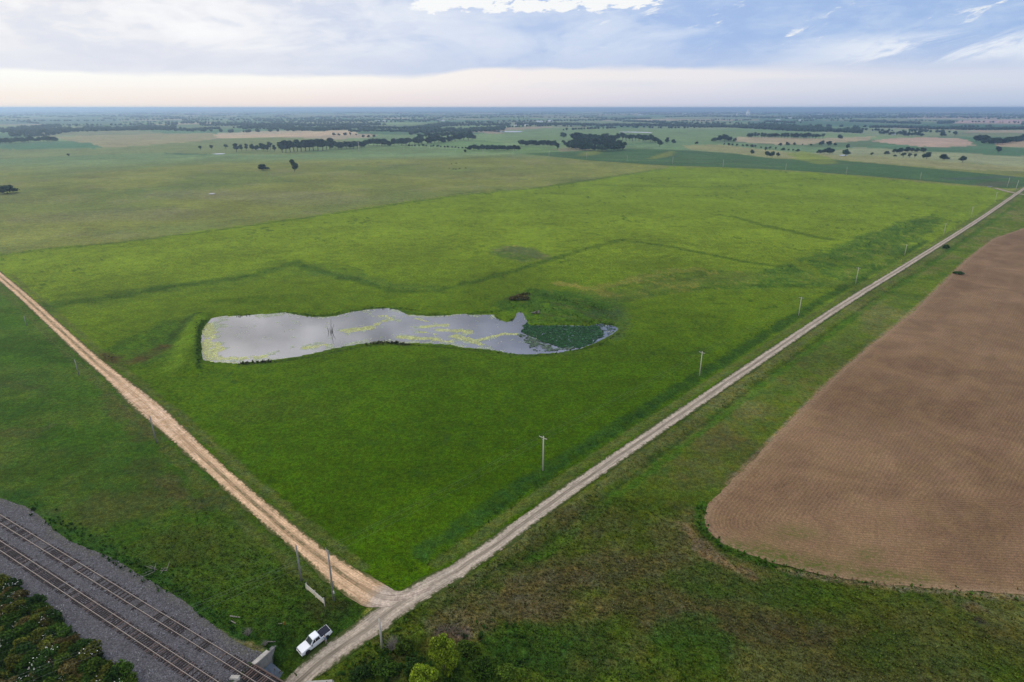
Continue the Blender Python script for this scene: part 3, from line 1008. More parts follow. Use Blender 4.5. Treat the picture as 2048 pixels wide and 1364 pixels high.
VERGE = [(offset_line(ROAD_E, 4.6, 8, 20), 2.0, np.array((.092, .112, .026)), .75, .5), (offset_line(ROAD_E, 9.6, 8, 17), 3.0, np.array((.027, .070, .010)), .72, .6),
         (offset_line(ROAD_E, -4.2, 7, 20), 1.5, np.array((.105, .115, .034)), .7, .6), (offset_line(ROAD_E, -7.4, 8, 18), .9, np.array((.026, .060, .008)), .6, .5), (offset_line(ROAD_E, -9.4, 8, 19), 1.8, np.array((.045, .112, .006)), .7, .6),
         (offset_line(ROAD_W, -4.6, 3, 13), 1.6, np.array((.105, .115, .030)), .55, .8), (offset_line(ROAD_W, 4.8, 3, 13), 1.6, np.array((.085, .098, .024)), .55, .8)]
MOSAIC = [  # polygons where several kinds of tall plants grow mixed: pixels, colours, grain m, strength
    ([(985, 612), (1010, 590), (1060, 578), (1120, 580), (1190, 590), (1240, 610), (1262, 640), (1250, 672), (1225, 676), (1240, 656), (1200, 646), (1120, 650), (1060, 650), (1046, 622), (1010, 626)], [(.075, .150, .006), (.036, .082, .010), (.055, .118, .010), (.095, .125, .020)], 5.0, .85),
    ([(1360, 560), (1480, 552), (1560, 530), (1640, 500), (1720, 470), (1810, 440), (1870, 425), (1890, 440), (1830, 490), (1780, 530), (1720, 565), (1600, 575), (1450, 580)], [(.125, .190, .010), (.040, .095, .012), (.085, .150, .012), (.150, .175, .030)], 9.0, .8),
    ([(1190, 578), (1300, 548), (1420, 536), (1520, 548), (1480, 572), (1350, 590), (1240, 604)], [(.115, .165, .012), (.075, .125, .012), (.190, .185, .030)], 7.0, .85),
    ([(200, 725), (215, 690), (270, 670), (330, 640), (380, 632), (372, 668), (350, 715), (290, 735)], [(.034, .078, .009), (.055, .115, .008), (.075, .128, .008)], 5.0, .75),
    ([(80, 620), (90, 598), (240, 580), (420, 556), (590, 520), (720, 545), (650, 552), (540, 560), (440, 582), (300, 600), (160, 622)], [(.050, .112, .012), (.100, .160, .012), (.036, .084, .012)], 8.0, .45),
    ([(975, 505), (1010, 490), (1060, 495), (1100, 512), (1050, 524), (1000, 518)], [(.150, .150, .050), (.060, .110, .022), (.115, .150, .030)], 7.0, .75),
]
BLOTCH = [  # pixel centre, radii m, colour, strength: rough strip east of the gravel road and others
    (1130, 1190, 12, 7, DEAD * .82, .75), (1010, 1215, 9, 5, DEAD * .85, .7), (1060, 1150, 7, 4, DEAD * .8, .45), (925, 1245, 6, 4, DEAD * .95, .7), (900, 1265, 3.5, 2.5, np.array((.11, .08, .062)), .8),
    (1240, 1130, 12, 6, DEAD * .75, .55), (1330, 1210, 10, 6, DEAD * .62, .6), (1390, 1235, 6, 3, DEAD * .68, .6), (1500, 1260, 9, 5, DEAD * .5, .5), (1620, 1250, 8, 4, DEAD * .5, .45), (1180, 1280, 6, 4, DARKW, .7),
    (1050, 1290, 8, 5, np.array((.030, .080, .010)), .75), (960, 1330, 7, 4, np.array((.032, .075, .010)), .7), (1390, 1290, 8, 6, np.array((.038, .092, .010)), .75), (1560, 1190, 10, 4, np.array((.038, .090, .010)), .6), (1420, 1160, 8, 4, np.array((.045, .090, .012)), .6), (1850, 1240, 12, 5, np.array((.065, .075, .012)), .5),
    (1950, 1215, 2.2, 1.4, DEAD, .8), (1958, 1240, 1.2, .8, np.array((.035, .026, .022)), .8), (1700, 1310, 12, 5, DEAD * .45, .4), (1900, 1320, 12, 5, DARKW * 1.2, .4), (2000, 1290, 8, 4, np.array((.065, .07, .012)), .5),
    (1200, 1040, 12, 6, DEAD * .55, .35), (1300, 1000, 10, 5, ROUGHE * .75, .5), (1480, 900, 12, 6, DEAD * .5, .3), (1390, 960, 8, 5, np.array((.075, .08, .022)), .5),
    (650, 1215, 4, 3, np.array((.045, .045, .014)), .6), (540, 1250, 5, 3, DARKW, .6), (700, 1230, 5, 3, DARKW * 1.2, .6), (120, 930, 16, 8, ROUGHW * .75, .4), (230, 1010, 12, 6, np.array((.068, .066, .020)), .5), (350, 1090, 10, 6, np.array((.060, .075, .012)), .5), (210, 1150, 9, 5, np.array((.040, .095, .008)), .6),
    (445, 1000, 6, 4, np.array((.050, .062, .016)), .5), (40, 760, 14, 8, DARKW * 1.1, .5), (60, 690, 20, 9, ROUGHW * .8, .5), (30, 620, 26, 9, ROUGHW * .85, .5),
    (1210, 628, 8, 8, np.array((.05, .085, .03)), .5), (500, 600, 22, 7, LUSH * .85, .5), (640, 775, 3, 2, DARKW, .6), (625, 772, 4, 3, DARKW, .5), (800, 930, 18, 12, LUSH * .9, .4), (720, 850, 30, 12, LUSH * 1.06, .4),
    (760, 760, 30, 8, LUSH * 1.2, .5), (1200, 740, 24, 10, LUSH * 1.25, .5), (1000, 800, 30, 14, LUSH * 1.1, .4), (560, 820, 20, 9, np.array((.070, .112, .010)), .4),
    (500, 390, 110, 40, np.array((.19, .185, .085)), .5), (230, 430, 90, 36, np.array((.165, .165, .075)), .5), (640, 400, 80, 36, np.array((.165, .178, .07)), .5), (900, 350, 70, 40, np.array((.175, .185, .06)), .5), (1000, 345, 60, 40, np.array((.18, .18, .06)), .4), (60, 400, 60, 30, np.array((.15, .165, .045)), .5),
]

FARFIELDS = [  # explicit far parcels
    ([(-200, 300), (0, 298), (180, 290), (280, 291), (400, 283), (440, 277), (560, 275), (720, 280), (720, 300), (600, 308), (460, 310), (300, 306), (0, 318), (-200, 326)], (.125, .150, .052)),
    ([(430, 270), (560, 266), (690, 261), (716, 266), (700, 271), (560, 275), (440, 277)], (.36, .27, .165)),
    ([(440, 264), (560, 260), (640, 262), (560, 267), (430, 270)], (.30, .25, .16)),
    ([(90, 274), (200, 270), (330, 266), (430, 264), (430, 276), (400, 284), (280, 292), (210, 297), (150, 285)], (.205, .185, .090)),
    ([(0, 293), (90, 289), (168, 287), (185, 290), (203, 297), (120, 299), (0, 301)], (.055, .120, .055)),
    ([(1735, 281), (1790, 275), (1850, 273), (1935, 279), (1955, 293), (1900, 295), (1840, 293), (1790, 288)], (.30, .215, .15)),
    ([(1900, 246), (1925, 240), (2100, 240), (2100, 247), (1960, 247)], (.34, .22, .19)),
    ([(1465, 279), (1480, 275), (1650, 276), (1745, 271), (1740, 279), (1650, 284), (1560, 287), (1480, 283)], (.26, .215, .125)),
    ([(1360, 291), (1440, 288), (1530, 296), (1640, 309), (1800, 318), (1900, 327), (2048, 334), (2048, 344), (1900, 340), (1760, 330), (1650, 319), (1550, 316), (1470, 305), (1380, 299)], (.19, .185, .075)),
    ([(1755, 294), (1840, 293), (1950, 297), (2048, 298), (2100, 300), (2100, 312), (2000, 310), (1900, 305), (1790, 300)], (.060, .115, .050)),
    ([(1990, 283), (2100, 277), (2100, 297), (1995, 294)], (.27, .20, .12)),
    ([(1600, 300), (1650, 314), (1672, 330), (1640, 331), (1590, 318), (1570, 306)], (.15, .18, .03)),
    ([(1000, 262), (1100, 256), (1360, 255), (1480, 262), (1680, 268), (1480, 274), (1420, 284), (1330, 282), (1240, 290), (1120, 288), (1000, 285)], (.115, .165, .065)),
    ([(1030, 293), (1130, 297), (1250, 305), (1100, 309), (1000, 306), (880, 303), (880, 297)], (.10, .155, .050)),
    ([(880, 286), (960, 281), (1000, 286), (1000, 296), (900, 292), (820, 290)], (.105, .170, .060)),
    ([(715, 282), (760, 270), (850, 271), (840, 278), (760, 284)], (.115, .165, .07)),
    ([(640, 290), (760, 291), (900, 297), (900, 305), (720, 306), (600, 306)], (.105, .150, .055)),
    ([(1140, 250), (1160, 241), (1260, 240), (1300, 248), (1240, 251)], (.13, .165, .075)),
    ([(1500, 240), (1580, 243), (1700, 247), (1820, 250), (1820, 254), (1700, 252), (1600, 252), (1500, 247)], (.055, .105, .055)),
    ([(1850, 248), (2048, 250), (2048, 256), (1900, 256), (1760, 254)], (.045, .095, .05)),
    ([(0, 240), (120, 236), (240, 238), (240, 247), (0, 250)], (.075, .12, .075)),
    ([(780, 252), (880, 249), (900, 251), (880, 253), (800, 255)], (.11, .16, .07)),
    ([(1170, 306), (1205, 302), (1190, 310), (1160, 312)], (.16, .185, .035)), ([(1310, 312), (1345, 302), (1342, 310), (1300, 317)], (.16, .185, .035)),
    ([(1105, 300), (1160, 294), (1180, 303), (1120, 307)], (.16, .15, .08)),
]


def paint(x, y):
    """albedo of the ground: which plants and soils grow where, with distance brightening and dam shading painted in"""
    r = np.hypot(x, y)
    wsc = np.clip(r / 300, .15, 8)
    wx = x + wsc * 2.0 * (fbm(x, y, 9., 3, 41) - .5) * 2 + wsc * 3 * (vn(x / (25 * wsc), y / (25 * wsc), 43) - .5)
    wy = y + wsc * 2.0 * (fbm(x, y, 9., 3, 42) - .5) * 2 + wsc * 3 * (vn(x / (25 * wsc), y / (25 * wsc), 44) - .5)
    # far patchwork of quarter sections along the road grid
    ca, sa = math.cos(math.radians(46.3)), math.sin(math.radians(46.3))
    u = (wx - J[0]) * ca + (wy - J[1]) * sa
    v = -(wx - J[0]) * sa + (wy - J[1]) * ca
    cell = np.where(r > 6000, 805., 402.5)
    iu, iv = np.floor(u / cell), np.floor(v / cell)
    big = _hash(np.floor(iu / 2), iv, 91) > .45
    iu2 = np.where(big, np.floor(iu / 2) * 2, iu)
    hsh = _hash(iu2, iv, 93)
    pal = np.array([(.105, .150, .060), (.060, .110, .050), (.150, .160, .080), (.085, .130, .055), (.115, .165, .065), (.24, .19, .125), (.050, .095, .045), (.125, .150, .075)])
    idx = np.minimum((hsh * len(pal)).astype(int), len(pal) - 1)
    c = pal[idx] * 1.5 * (.8 + .4 * _hash(iu2, iv, 97))[:, None]
    c = c * (.85 + .3 * fbm(x, y, 160., 4, 13))[:, None]
    # home ground
    home = (1 - sm(1150, 1350, r + 240 * (vn(x / 300, y / 300, 3) - .5)))[:, None]
    ol = OLIVE * (.82 + .36 * fbm(x, y * 1.0, 60., 5, 21))[:, None]
    gsel = sm(.42, .66, fbm(x, y, 120., 4, 23))[:, None]
    ol = ol * (1 - gsel * .45) + gsel * .45 * np.array((.095, .145, .042))
    dsel = sm(.55, .75, fbm(x, y, 34., 4, 29))[:, None]
    ol = ol * (1 - dsel * .35) + dsel * .35 * np.array((.22, .20, .10))
    c = c * (1 - home) + ol * home
    for px, colr in FARFIELDS:
        P = unl(px)
        m = inside(wx, wy, P)
        if m.any():
            c[m] = np.array(colr) * 1.38 * (.88 + .24 * fbm(x[m], y[m], 70., 4, 57))[:, None]
    m = inside(wx + np.clip(r / 300, 0, 4) * 5 * (fbm(x, y, 30., 4, 63) - .5), wy + np.clip(r / 300, 0, 4) * 5 * (fbm(x, y, 30., 4, 64) - .5), Z1)
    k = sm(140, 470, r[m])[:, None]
    g = LUSH * (1 - k) + LUSH_FAR_LIT * k  # pasture paler with distance: grazing-view brightness painted into the colour
    f = fbm(x[m], y[m], 45., 4, 31)[:, None]
    g = g * (.86 + .28 * f)
    dk = sm(.62, .72, fbm(x[m], y[m], 5.5, 3, 33))[:, None] * .22
    g = g * (1 - dk) + DARKW * dk
    # darker clumps left ungrazed
    sp = sm(.80, .86, vn(x[m] / 2.6, y[m] / 2.6, 35) * .6 + .4 * vn(x[m] / 31, y[m] / 31, 36))[:, None]
    g = g * (1 - sp * .65) + DARKW * sp * .65
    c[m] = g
    for poly, base, alt, sd in ((WEST, ROUGHW, np.array((.052, .092, .009)), 51), (EAST, ROUGHE, np.array((.098, .104, .026)), 61)):
        m = inside(x, y, poly)
        if not m.any():
            continue
        xs, ys, rs = x[m], y[m], r[m]
        f = sm(.36, .64, fbm(xs, ys, 14., 5, sd))[:, None]
        g = base * (1 - f) + alt * f
        f2 = sm(.60, .76, fbm(xs, ys, 6., 4, sd + 3))[:, None] * (.42 if sd == 61 else .13)
        g = g * (1 - f2) + DEAD * .8 * f2
        f3 = sm(.56, .74, fbm(xs, ys, 9., 4, sd + 5))[:, None] * .6
        g = g * (1 - f3) + np.array((.034, .076, .008)) * f3
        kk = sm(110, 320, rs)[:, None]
        g = g * (1 + kk * .45)  # rough grass painted brighter with distance as well
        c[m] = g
    nearm = r < 1500
    xn, yn = x[nearm], y[nearm]
    cn = c[nearm]
    for P, wd, colr, stg, rag in VERGE:
        d, _, _ = dist_poly(xn, yn, P)
        jit = (fbm(xn, yn, 3.0, 4, 71) - .5) * 2 * rag * wd
        a = np.clip((1 - sm(wd * .4, wd * 1.1, d + jit)) * stg * (.7 + .6 * vn(xn / 2.2, yn / 2.2, 75)), 0, 1)[:, None]
        cn = cn * (1 - a) + colr * a
    for px, cols, gr, stg in MOSAIC:
        P = unl(px)
        d, _, _ = dist_poly(xn, yn, P, True)
        ins = inside(xn, yn, P)
        sd_ = np.where(ins, d, -d) + (fbm(xn, yn, gr, 4, 77) - .5) * gr * 1.6
        a = np.clip(sm(-gr * .3, gr * .6, sd_) * stg, 0, 1)
        m = a > 0
        if not m.any():
            continue
        q = fbm(xn[m], yn[m], gr, 4, 79) * .75 + .25 * vn(xn[m] / 1.3, yn[m] / 1.3, 80)
        q = np.clip((q - .28) / .44, 0, .999) * (len(cols) - 1)
        i0 = q.astype(int)
        f_ = sm(.25, .75, q - i0)[:, None]
        cc = np.array(cols)
        mixc = cc[i0] * (1 - f_) + cc[np.minimum(i0 + 1, len(cols) - 1)] * f_
        cn[m] = cn[m] * (1 - a[m][:, None]) + mixc * a[m][:, None]
    for px, wd, colr, stg, rag in STROKES:
        P = chaikin(unl(px), 1)
        lo, hi = P.min(0) - wd * 4, P.max(0) + wd * 4
        m = (xn > lo[0]) & (xn < hi[0]) & (yn > lo[1]) & (yn < hi[1])
        if not m.any():
            continue
        d, _, _ = dist_poly(xn[m], yn[m], P)
        jit = (fbm(xn[m], yn[m], max(wd * 1.1, 1.2), 4, 71) - .5) * 2 * rag * wd
        a = (1 - sm(wd * .28, wd * 1.05, d + jit))
        a = a * stg * .74 * (.70 + .5 * vn(xn[m] / max(.8, wd * .3), yn[m] / max(.8, wd * .3), 73))
        a = np.clip(a, 0, 1)[:, None]
        cn[m] = cn[m] * (1 - a) + np.asarray(colr) * a
    for px, py, rx, ry, colr, stg in BLOTCH:
        X, Y = un(px, py)
        q = ((xn - X) / rx) ** 2 + ((yn - Y) / ry) ** 2
        m = q < 9
        if not m.any():
            continue
        jit = (fbm(xn[m], yn[m], rx * .55, 5, 81) - .5) * 2.6
        a = np.clip((1 - sm(.25, 1.5, q[m] + jit)) * stg, 0, 1)[:, None]
        cn[m] = cn[m] * (1 - a) + np.asarray(colr) * a
    c[nearm] = cn
    return np.clip(c, .0008, .6)


# ------------------------------------------------------------------ ground sheet
def build_ground():
    az = np.concatenate([np.radians(np.arange(-180, -52, 4.0)), np.radians(np.arange(-52, 52.01, .108)), np.radians(np.arange(56, 180, 4.0))])
    rows = np.concatenate([[1., 25., 45., 54.], []])
    yy = np.concatenate([np.arange(1400, 320, -2.0), np.arange(320, 222, -1.6), np.arange(222, 216.2, -.5)])
    dep = PITCH + np.arctan((yy - CYP) / FPX)
    rr = CAMZ / np.tan(dep)
    rr = np.concatenate([rows, rr[(rr > 56) & (rr < 28500)], [30000.]])
    A, R = np.meshgrid(az, rr)
    X, Y = (R * np.sin(A)).ravel(), (R * np.cos(A)).ravel()
    Z = height(X, Y)
    # keep the base sheet below the separate field and road sheets
    rad = np.hypot(X, Y)
    nm = rad < 1300
    for poly, dz in ((FIELD, .22), (SOY, .5)):
        m = inside(X[nm], Y[nm], poly)
        d, _, _ = dist_poly(X[nm][m], Y[nm][m], poly, True)
        q = Z[nm]
        tol = np.clip(rad[nm][m] ** 2 / 53000, .4, 40)
        qq = q[m]
        qq -= dz * sm(tol * .3, tol * 1.5, d)
        q[m] = qq
        Z[nm] = q
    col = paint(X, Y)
    na, nr = len(az), len(rr)
    i = np.arange(nr - 1)[:, None] * na
    j = np.arange(na)[None, :]
    jn = (j + 1) % na
    F = np.stack([i + j, i + na + j, i + na + jn, i + jn], -1).reshape(-1, 4)
    F = F[:, ::-1]
    me = mesh_np('ground', np.stack([X, Y, Z], 1), F, M['grass'], True, col)
    tag(link('ground', me), kind='structure')


build_ground()


def sheet(name, poly, step, dz, mat, jag=.0, zfun=None, closed_res=None):
    """a triangulated sheet draped over the terrain"""
    b = resample(poly, closed_res or step * .8, True)
    if jag:
        nrm = np.roll(b, -1, 0) - np.roll(b, 1, 0)
        nrm = np.stack([nrm[:, 1], -nrm[:, 0]], 1) / (np.hypot(*nrm.T)[:, None] + 1e-9)
        b = b + nrm * ((fbm(b[:, 0], b[:, 1], jag * 6, 4, 3) - .5) * 2.4 * jag)[:, None]
    lo, hi = b.min(0), b.max(0)
    gx, gy = np.meshgrid(np.arange(lo[0], hi[0], step), np.arange(lo[1], hi[1], step))
    gx = gx.ravel() + RNG.uniform(-.2, .2, gx.size) * step
    gy = gy.ravel() + RNG.uniform(-.2, .2, gy.size) * step
    m = inside(gx, gy, b)
    gx, gy = gx[m], gy[m]
    d, _, _ = dist_poly(gx, gy, b, True)
    m = d > step * .45
    pts = np.vstack([b, np.stack([gx[m], gy[m]], 1)])
    nb = len(b)
    r = delaunay_2d_cdt([Vector(p) for p in pts.tolist()], [], [list(range(nb))], 1, 1e-5)
    V = np.array([tuple(p) for p in r[0]])
    F = np.array([f for f in r[2] if len(f) == 3])
    z = (zfun or (lambda x, y: height(x, y, False)))(V[:, 0], V[:, 1]) + dz
    a, bb, cc = V[F[:, 0]], V[F[:, 1]], V[F[:, 2]]
    neg = ((bb - a)[:, 0] * (cc - a)[:, 1] - (bb - a)[:, 1] * (cc - a)[:, 0]) < 0
    F[neg] = F[neg][:, ::-1]
    me = mesh_np(name, np.c_[V, z], F, mat, True)
    return me, V, b


# ploughed field
me, V, fb = sheet('ploughed_field', FIELD, 2.4, .05, M['soil'], .5, closed_res=.8)
dF, _, _ = dist_poly(V[:, 0], V[:, 1], FIELD, True)
ang = math.radians(45.2)
latF = -(V[:, 0]) * math.sin(ang) + V[:, 1] * math.cos(ang)
head = 26 + 6 * vn(V[:, 0] / 40, V[:, 1] / 40, 9)
add_f(me, 'row', -latF + 2.2 * np.sin(V[:, 0] / 60 + V[:, 1] / 90))
add_f(me, 'rowh', dF)
add_f(me, 'headl', 1 - sm(-6, 6, dF - head))
add_f(me, 'edge', dF)
gr = np.zeros(len(V))
for px, py, rx, ry in ((1590, 1064, 4.5, 1.6), (1520, 1100, 5, 2.2), (1560, 1115, 6, 2.0), (1640, 1130, 7, 1.4), (1760, 1150, 6, 1.6), (1820, 1158, 6, 1.2), (1730, 1108, 4, 1.5), (1470, 1092, 3, 1.5)):
    X, Y = un(px, py)
    gr = np.maximum(gr, np.exp(-(((V[:, 0] - X) / rx) ** 2 + ((V[:, 1] - Y) / ry) ** 2)))
add_f(me, 'green', gr)
tag(link('ploughed_field', me), kind='structure')

# dark green crop field beyond the pasture
me, V, _ = sheet('crop_field', SOY, 9.0, .10, M['grass'], 1.0, closed_res=5.0)
cs = np.tile(np.array((.062, .122, .040)), (len(V), 1)) * (.86 + .28 * fbm(V[:, 0], V[:, 1], 60., 4, 15))[:, None]
for px, wd, cc in (([(1200, 317), (1330, 320), (1480, 328), (1560, 336)], 5., (.12, .17, .06)), ([(1360, 306), (1440, 312), (1560, 326)], 4., (.06, .12, .055)), ([(1650, 333), (1760, 329), (1860, 336)], 4., (.10, .13, .07)), ([(1480, 333), (1560, 326)], 4., (.08, .13, .06)), ([(1900, 360), (2020, 355)], 10., (.075, .10, .075)), ([(1965, 372), (2008, 366)], 12., (.11, .11, .065))):
    d, _, _ = dist_poly(V[:, 0], V[:, 1], unl(px))
    a = (1 - sm(wd * .4, wd * 1.6, d))[:, None] * .8
    cs = cs * (1 - a) + np.array(cc) * a
for px, colr in FARFIELDS[-4:-1] + [FARFIELDS[11]]:
    d, _, _ = dist_poly(V[:, 0], V[:, 1], unl(px), True)
    mm = inside(V[:, 0], V[:, 1], unl(px))
    a = np.where(mm, 1.0, 1 - sm(0, 8, d))[:, None] * .85
    cs = cs * (1 - a) + np.array(colr) * 1.1 * a
fs = sm(.52, .70, fbm(V[:, 0], V[:, 1] * 1.0, 45., 5, 19))[:, None] * .35
cs = cs * (1 - fs) + np.array((.095, .135, .055)) * fs
add_col(me, 'col', cs)
tag(link('crop_field', me), kind='structure')


# ------------------------------------------------------------------ roads
def ribbon(name, path, half, mat, bare, dz, step=.9):
    p = resample(chaikin(path, 2), step)
    tn = np.gradient(p, axis=0)
    tn /= np.hypot(*tn.T)[:, None]
    nr = np.stack([-tn[:, 1], tn[:, 0]], 1)
    arc = np.r_[0, np.cumsum(np.hypot(*np.diff(p, axis=0).T))]
    hw = half(arc)
    us = np.linspace(-1, 1, 9)
    ragged = sm(0, 10, arc) if name == 'dirt_road' else 1.0
    jl = ragged * (fbm(arc, arc * 0, 3.0, 5, 5) - .5) * 1.9
    jr = ragged * (fbm(arc, arc * 0 + 50, 3.0, 5, 6) - .5) * 1.9
    X, Y, L = [], [], []
    for u in us:
        l = u * hw + np.where(u > .9, jl, 0) + np.where(u < -.9, jr, 0)
        X.append(p[:, 0] + nr[:, 0] * l)
        Y.append(p[:, 1] + nr[:, 1] * l)
        L.append(l)
    X, Y, L = np.array(X), np.array(Y), np.array(L)
    r = np.hypot(X, Y)
    crown = .05 - .05 * np.abs(us)[:, None] ** 2 - .035 * np.exp(-((np.abs(L) - 1.0) / .35) ** 2)
    Z = height(X.ravel(), Y.ravel(), False).reshape(X.shape) + dz + crown + .00025 * r
    nu, ns = X.shape
    i = np.arange(nu - 1)[:, None] * ns
    j = np.arange(ns - 1)[None, :]
    F = np.stack([i + j, i + j + 1, i + ns + j + 1, i + ns + j], -1).reshape(-1, 4)
    V = np.stack([X.ravel(), Y.ravel(), Z.ravel()], 1)
    me = mesh_np(name, V, F, mat, True)
    add_f(me, 'lat', L.ravel())
    add_f(me, 'arc', np.tile(arc, nu))
    add_f(me, 'half', np.tile(hw, nu))
    add_f(me, 'bare', np.tile(bare(arc), nu))
    add_f(me, 'blend', np.tile(1 - sm(5, 17, arc) if name == 'dirt_road' else arc * 0, nu))
    return tag(link(name, me), kind='structure')


ribbon('gravel_road', ROAD_E, lambda a: 2.3 + .5 * np.exp(-((a - 36) / 14) ** 2), M['road_e'], lambda a: .42 + .4 * np.exp(-((a - 45) / 10) ** 2), .05)
_bx, _by = un(np.array([300.0]), np.array([816.0]))
ARC_BARE = float(dist_poly(_bx, _by, ROAD_W)[2][0])
ribbon('dirt_road', ROAD_W, lambda a: 2.45 + .7 * np.exp(-((a - 17) / 7) ** 2) - 1.5 * (1 - sm(0, 13, a)) + .9 * np.exp(-((a - ARC_BARE) / 26) ** 2), M['road_w'],
       lambda a: np.clip(.95 * np.exp(-((a - 4) / 9) ** 2) + 1.0 * np.exp(-((a - ARC_BARE) / 38) ** 2) + .08, 0, 1), .075)
# road along the far side of the pasture and the one beyond the crossing
FAR_X = unl([(1990, 377), (2033, 388), (2100, 396), (2300, 420)])
ribbon('gravel_road', FAR_X, lambda a: 2.6 + 0 * a, M['road_e'], lambda a: .6 + 0 * a, .10, 4.0)

# ------------------------------------------------------------------ pond
wb = POND + 0
ctr = wb.mean(0)
nrm = np.roll(wb, -1, 0) - np.roll(wb, 1, 0)
nrm = np.stack([nrm[:, 1], -nrm[:, 0]], 1) / np.hypot(*nrm.T)[:, None]
if inside(np.array([wb[0, 0] + nrm[0, 0] * .5]), np.array([wb[0, 1] + nrm[0, 1] * .5]), wb)[0]:
    nrm = -nrm
me, V, _ = sheet('water', wb + nrm * .9, 4.0, 0.0, M['water'], 0, zfun=lambda x, y: np.full(len(x), WATER_Z), closed_res=2.0)
tag(link('water', me), kind='structure')

# small pale ponds far away
for px in ([(424, 309), (440, 307.6), (452, 308.3), (446, 309.8), (432, 310.3)], [(1238, 263.4), (1270, 264.6), (1304, 266.2), (1302, 267.6), (1268, 266.4), (1240, 265)], [(1676, 312), (1686, 310.6), (1696, 311.4), (1694, 313.2), (1682, 313.6)], [(416, 388.6), (424, 387.2), (432, 387.8), (428, 389.4), (420, 389.8)], [(976, 263), (1000, 262), (1046, 262.2), (1040, 263.8), (1000, 264)]):
    me, V, _ = sheet('water', unl(px), 6.0, .45, M['water'], .3, closed_res=3.0)
    tag(link('water', me), kind='structure')

# floating algae: lacy mats made of small patches
PB = POND
gx, gy = np.meshgrid(np.arange(PB[:, 0].min(), PB[:, 0].max(), .42), np.arange(PB[:, 1].min(), PB[:, 1].max(), .42))
gx, gy = gx.ravel(), gy.ravel()
mi = inside(gx, gy, PB)
gx, gy = gx[mi], gy[mi]
dsh, _, _ = dist_poly(gx, gy, PB, True)
ALG = [([(414, 650), (420, 668), (418, 700), (424, 715)], 3.2, .95), ([(430, 641), (450, 650)], 3.0, .7), ([(424, 690), (432, 700)], 3.4, 1.0), ([(420, 716), (470, 717), (530, 713)], 2.3, .9), ([(610, 696), (650, 690)], 2.3, .85),
       ([(692, 661), (715, 658), (742, 655)], 2.2, 1.25), ([(738, 655), (755, 648), (770, 642)], 1.8, 1.1), ([(748, 632), (775, 632), (785, 640)], 2.6, .75), ([(800, 674), (830, 676), (860, 678), (900, 682)], 1.9, 1.1), ([(840, 664), (870, 668)], 2.0, .8),
       ([(846, 654), (870, 652), (895, 650)], 1.8, 1.0), ([(880, 660), (910, 661), (940, 664)], 1.9, 1.15), ([(910, 672), (940, 680), (960, 688)], 1.8, 1.05), ([(950, 682), (980, 674), (1005, 668), (1030, 668)], 1.5, 1.1), ([(835, 638), (855, 643)], 1.6, .8), ([(520, 632), (560, 630), (600, 634)], 1.8, .55), ([(690, 690), (760, 680), (800, 684)], 1.8, .45)]
dens = (.50 + .30 * vn(gx / 11, gy / 11, 12)) * np.exp(-dsh / 1.9) * (1 - sm(un(960, 690)[0], un(1020, 690)[0], gx) * .9)
for px, wd, stg in ALG:
    d, _, _ = dist_poly(gx, gy, unl(px, WATER_Z))
    wv = wd * (1.25 + .9 * (vn(gx / 6, gy / 6, 19) - .35))
    dens = np.maximum(dens, (stg * .88) * np.exp(-(d / wv) ** 2))
keep = dens + (fbm(gx, gy, 3.0, 5, 7) - .5) * 1.9 + (RNG.random(len(gx)) - .5) * .25 > .52
ax, ay, ad = gx[keep], gy[keep], dens[keep]


def discs(x, y, z, r, k, jit=.3):
    n = len(x)
    a = np.arange(k) * 2 * math.pi / k
    rr = r[:, None] * (1 + jit * (RNG.random((n, k)) - .5) * 2)
    ph = RNG.random(n)[:, None] * 6.28
    V = np.stack([x[:, None] + np.cos(a + ph) * rr, y[:, None] + np.sin(a + ph) * rr, np.repeat(z[:, None], k, 1)], -1).reshape(-1, 3)
    return V, np.arange(n * k).reshape(n, k)


jx = ax + RNG.uniform(-.12, .12, len(ax))
jy = ay + RNG.uniform(-.12, .12, len(ax))
V, F = discs(jx, jy, WATER_Z + .012 + RNG.random(len(ax)) * .012, .15 + .12 * RNG.random(len(ax)), 5, .3)
ac = np.where((ad > .62)[:, None], np.array((.34, .35, .105)), np.array((.25, .28, .17))) * (.8 + .4 * RNG.random((len(ax), 1)))
me = mesh_np('algae', V, F, M['weed'], False, np.repeat(ac, 5, 0))
tag(link('algae', me), 'yellow-green algae scum floating in mats on the pond', 'algae', kind='stuff')

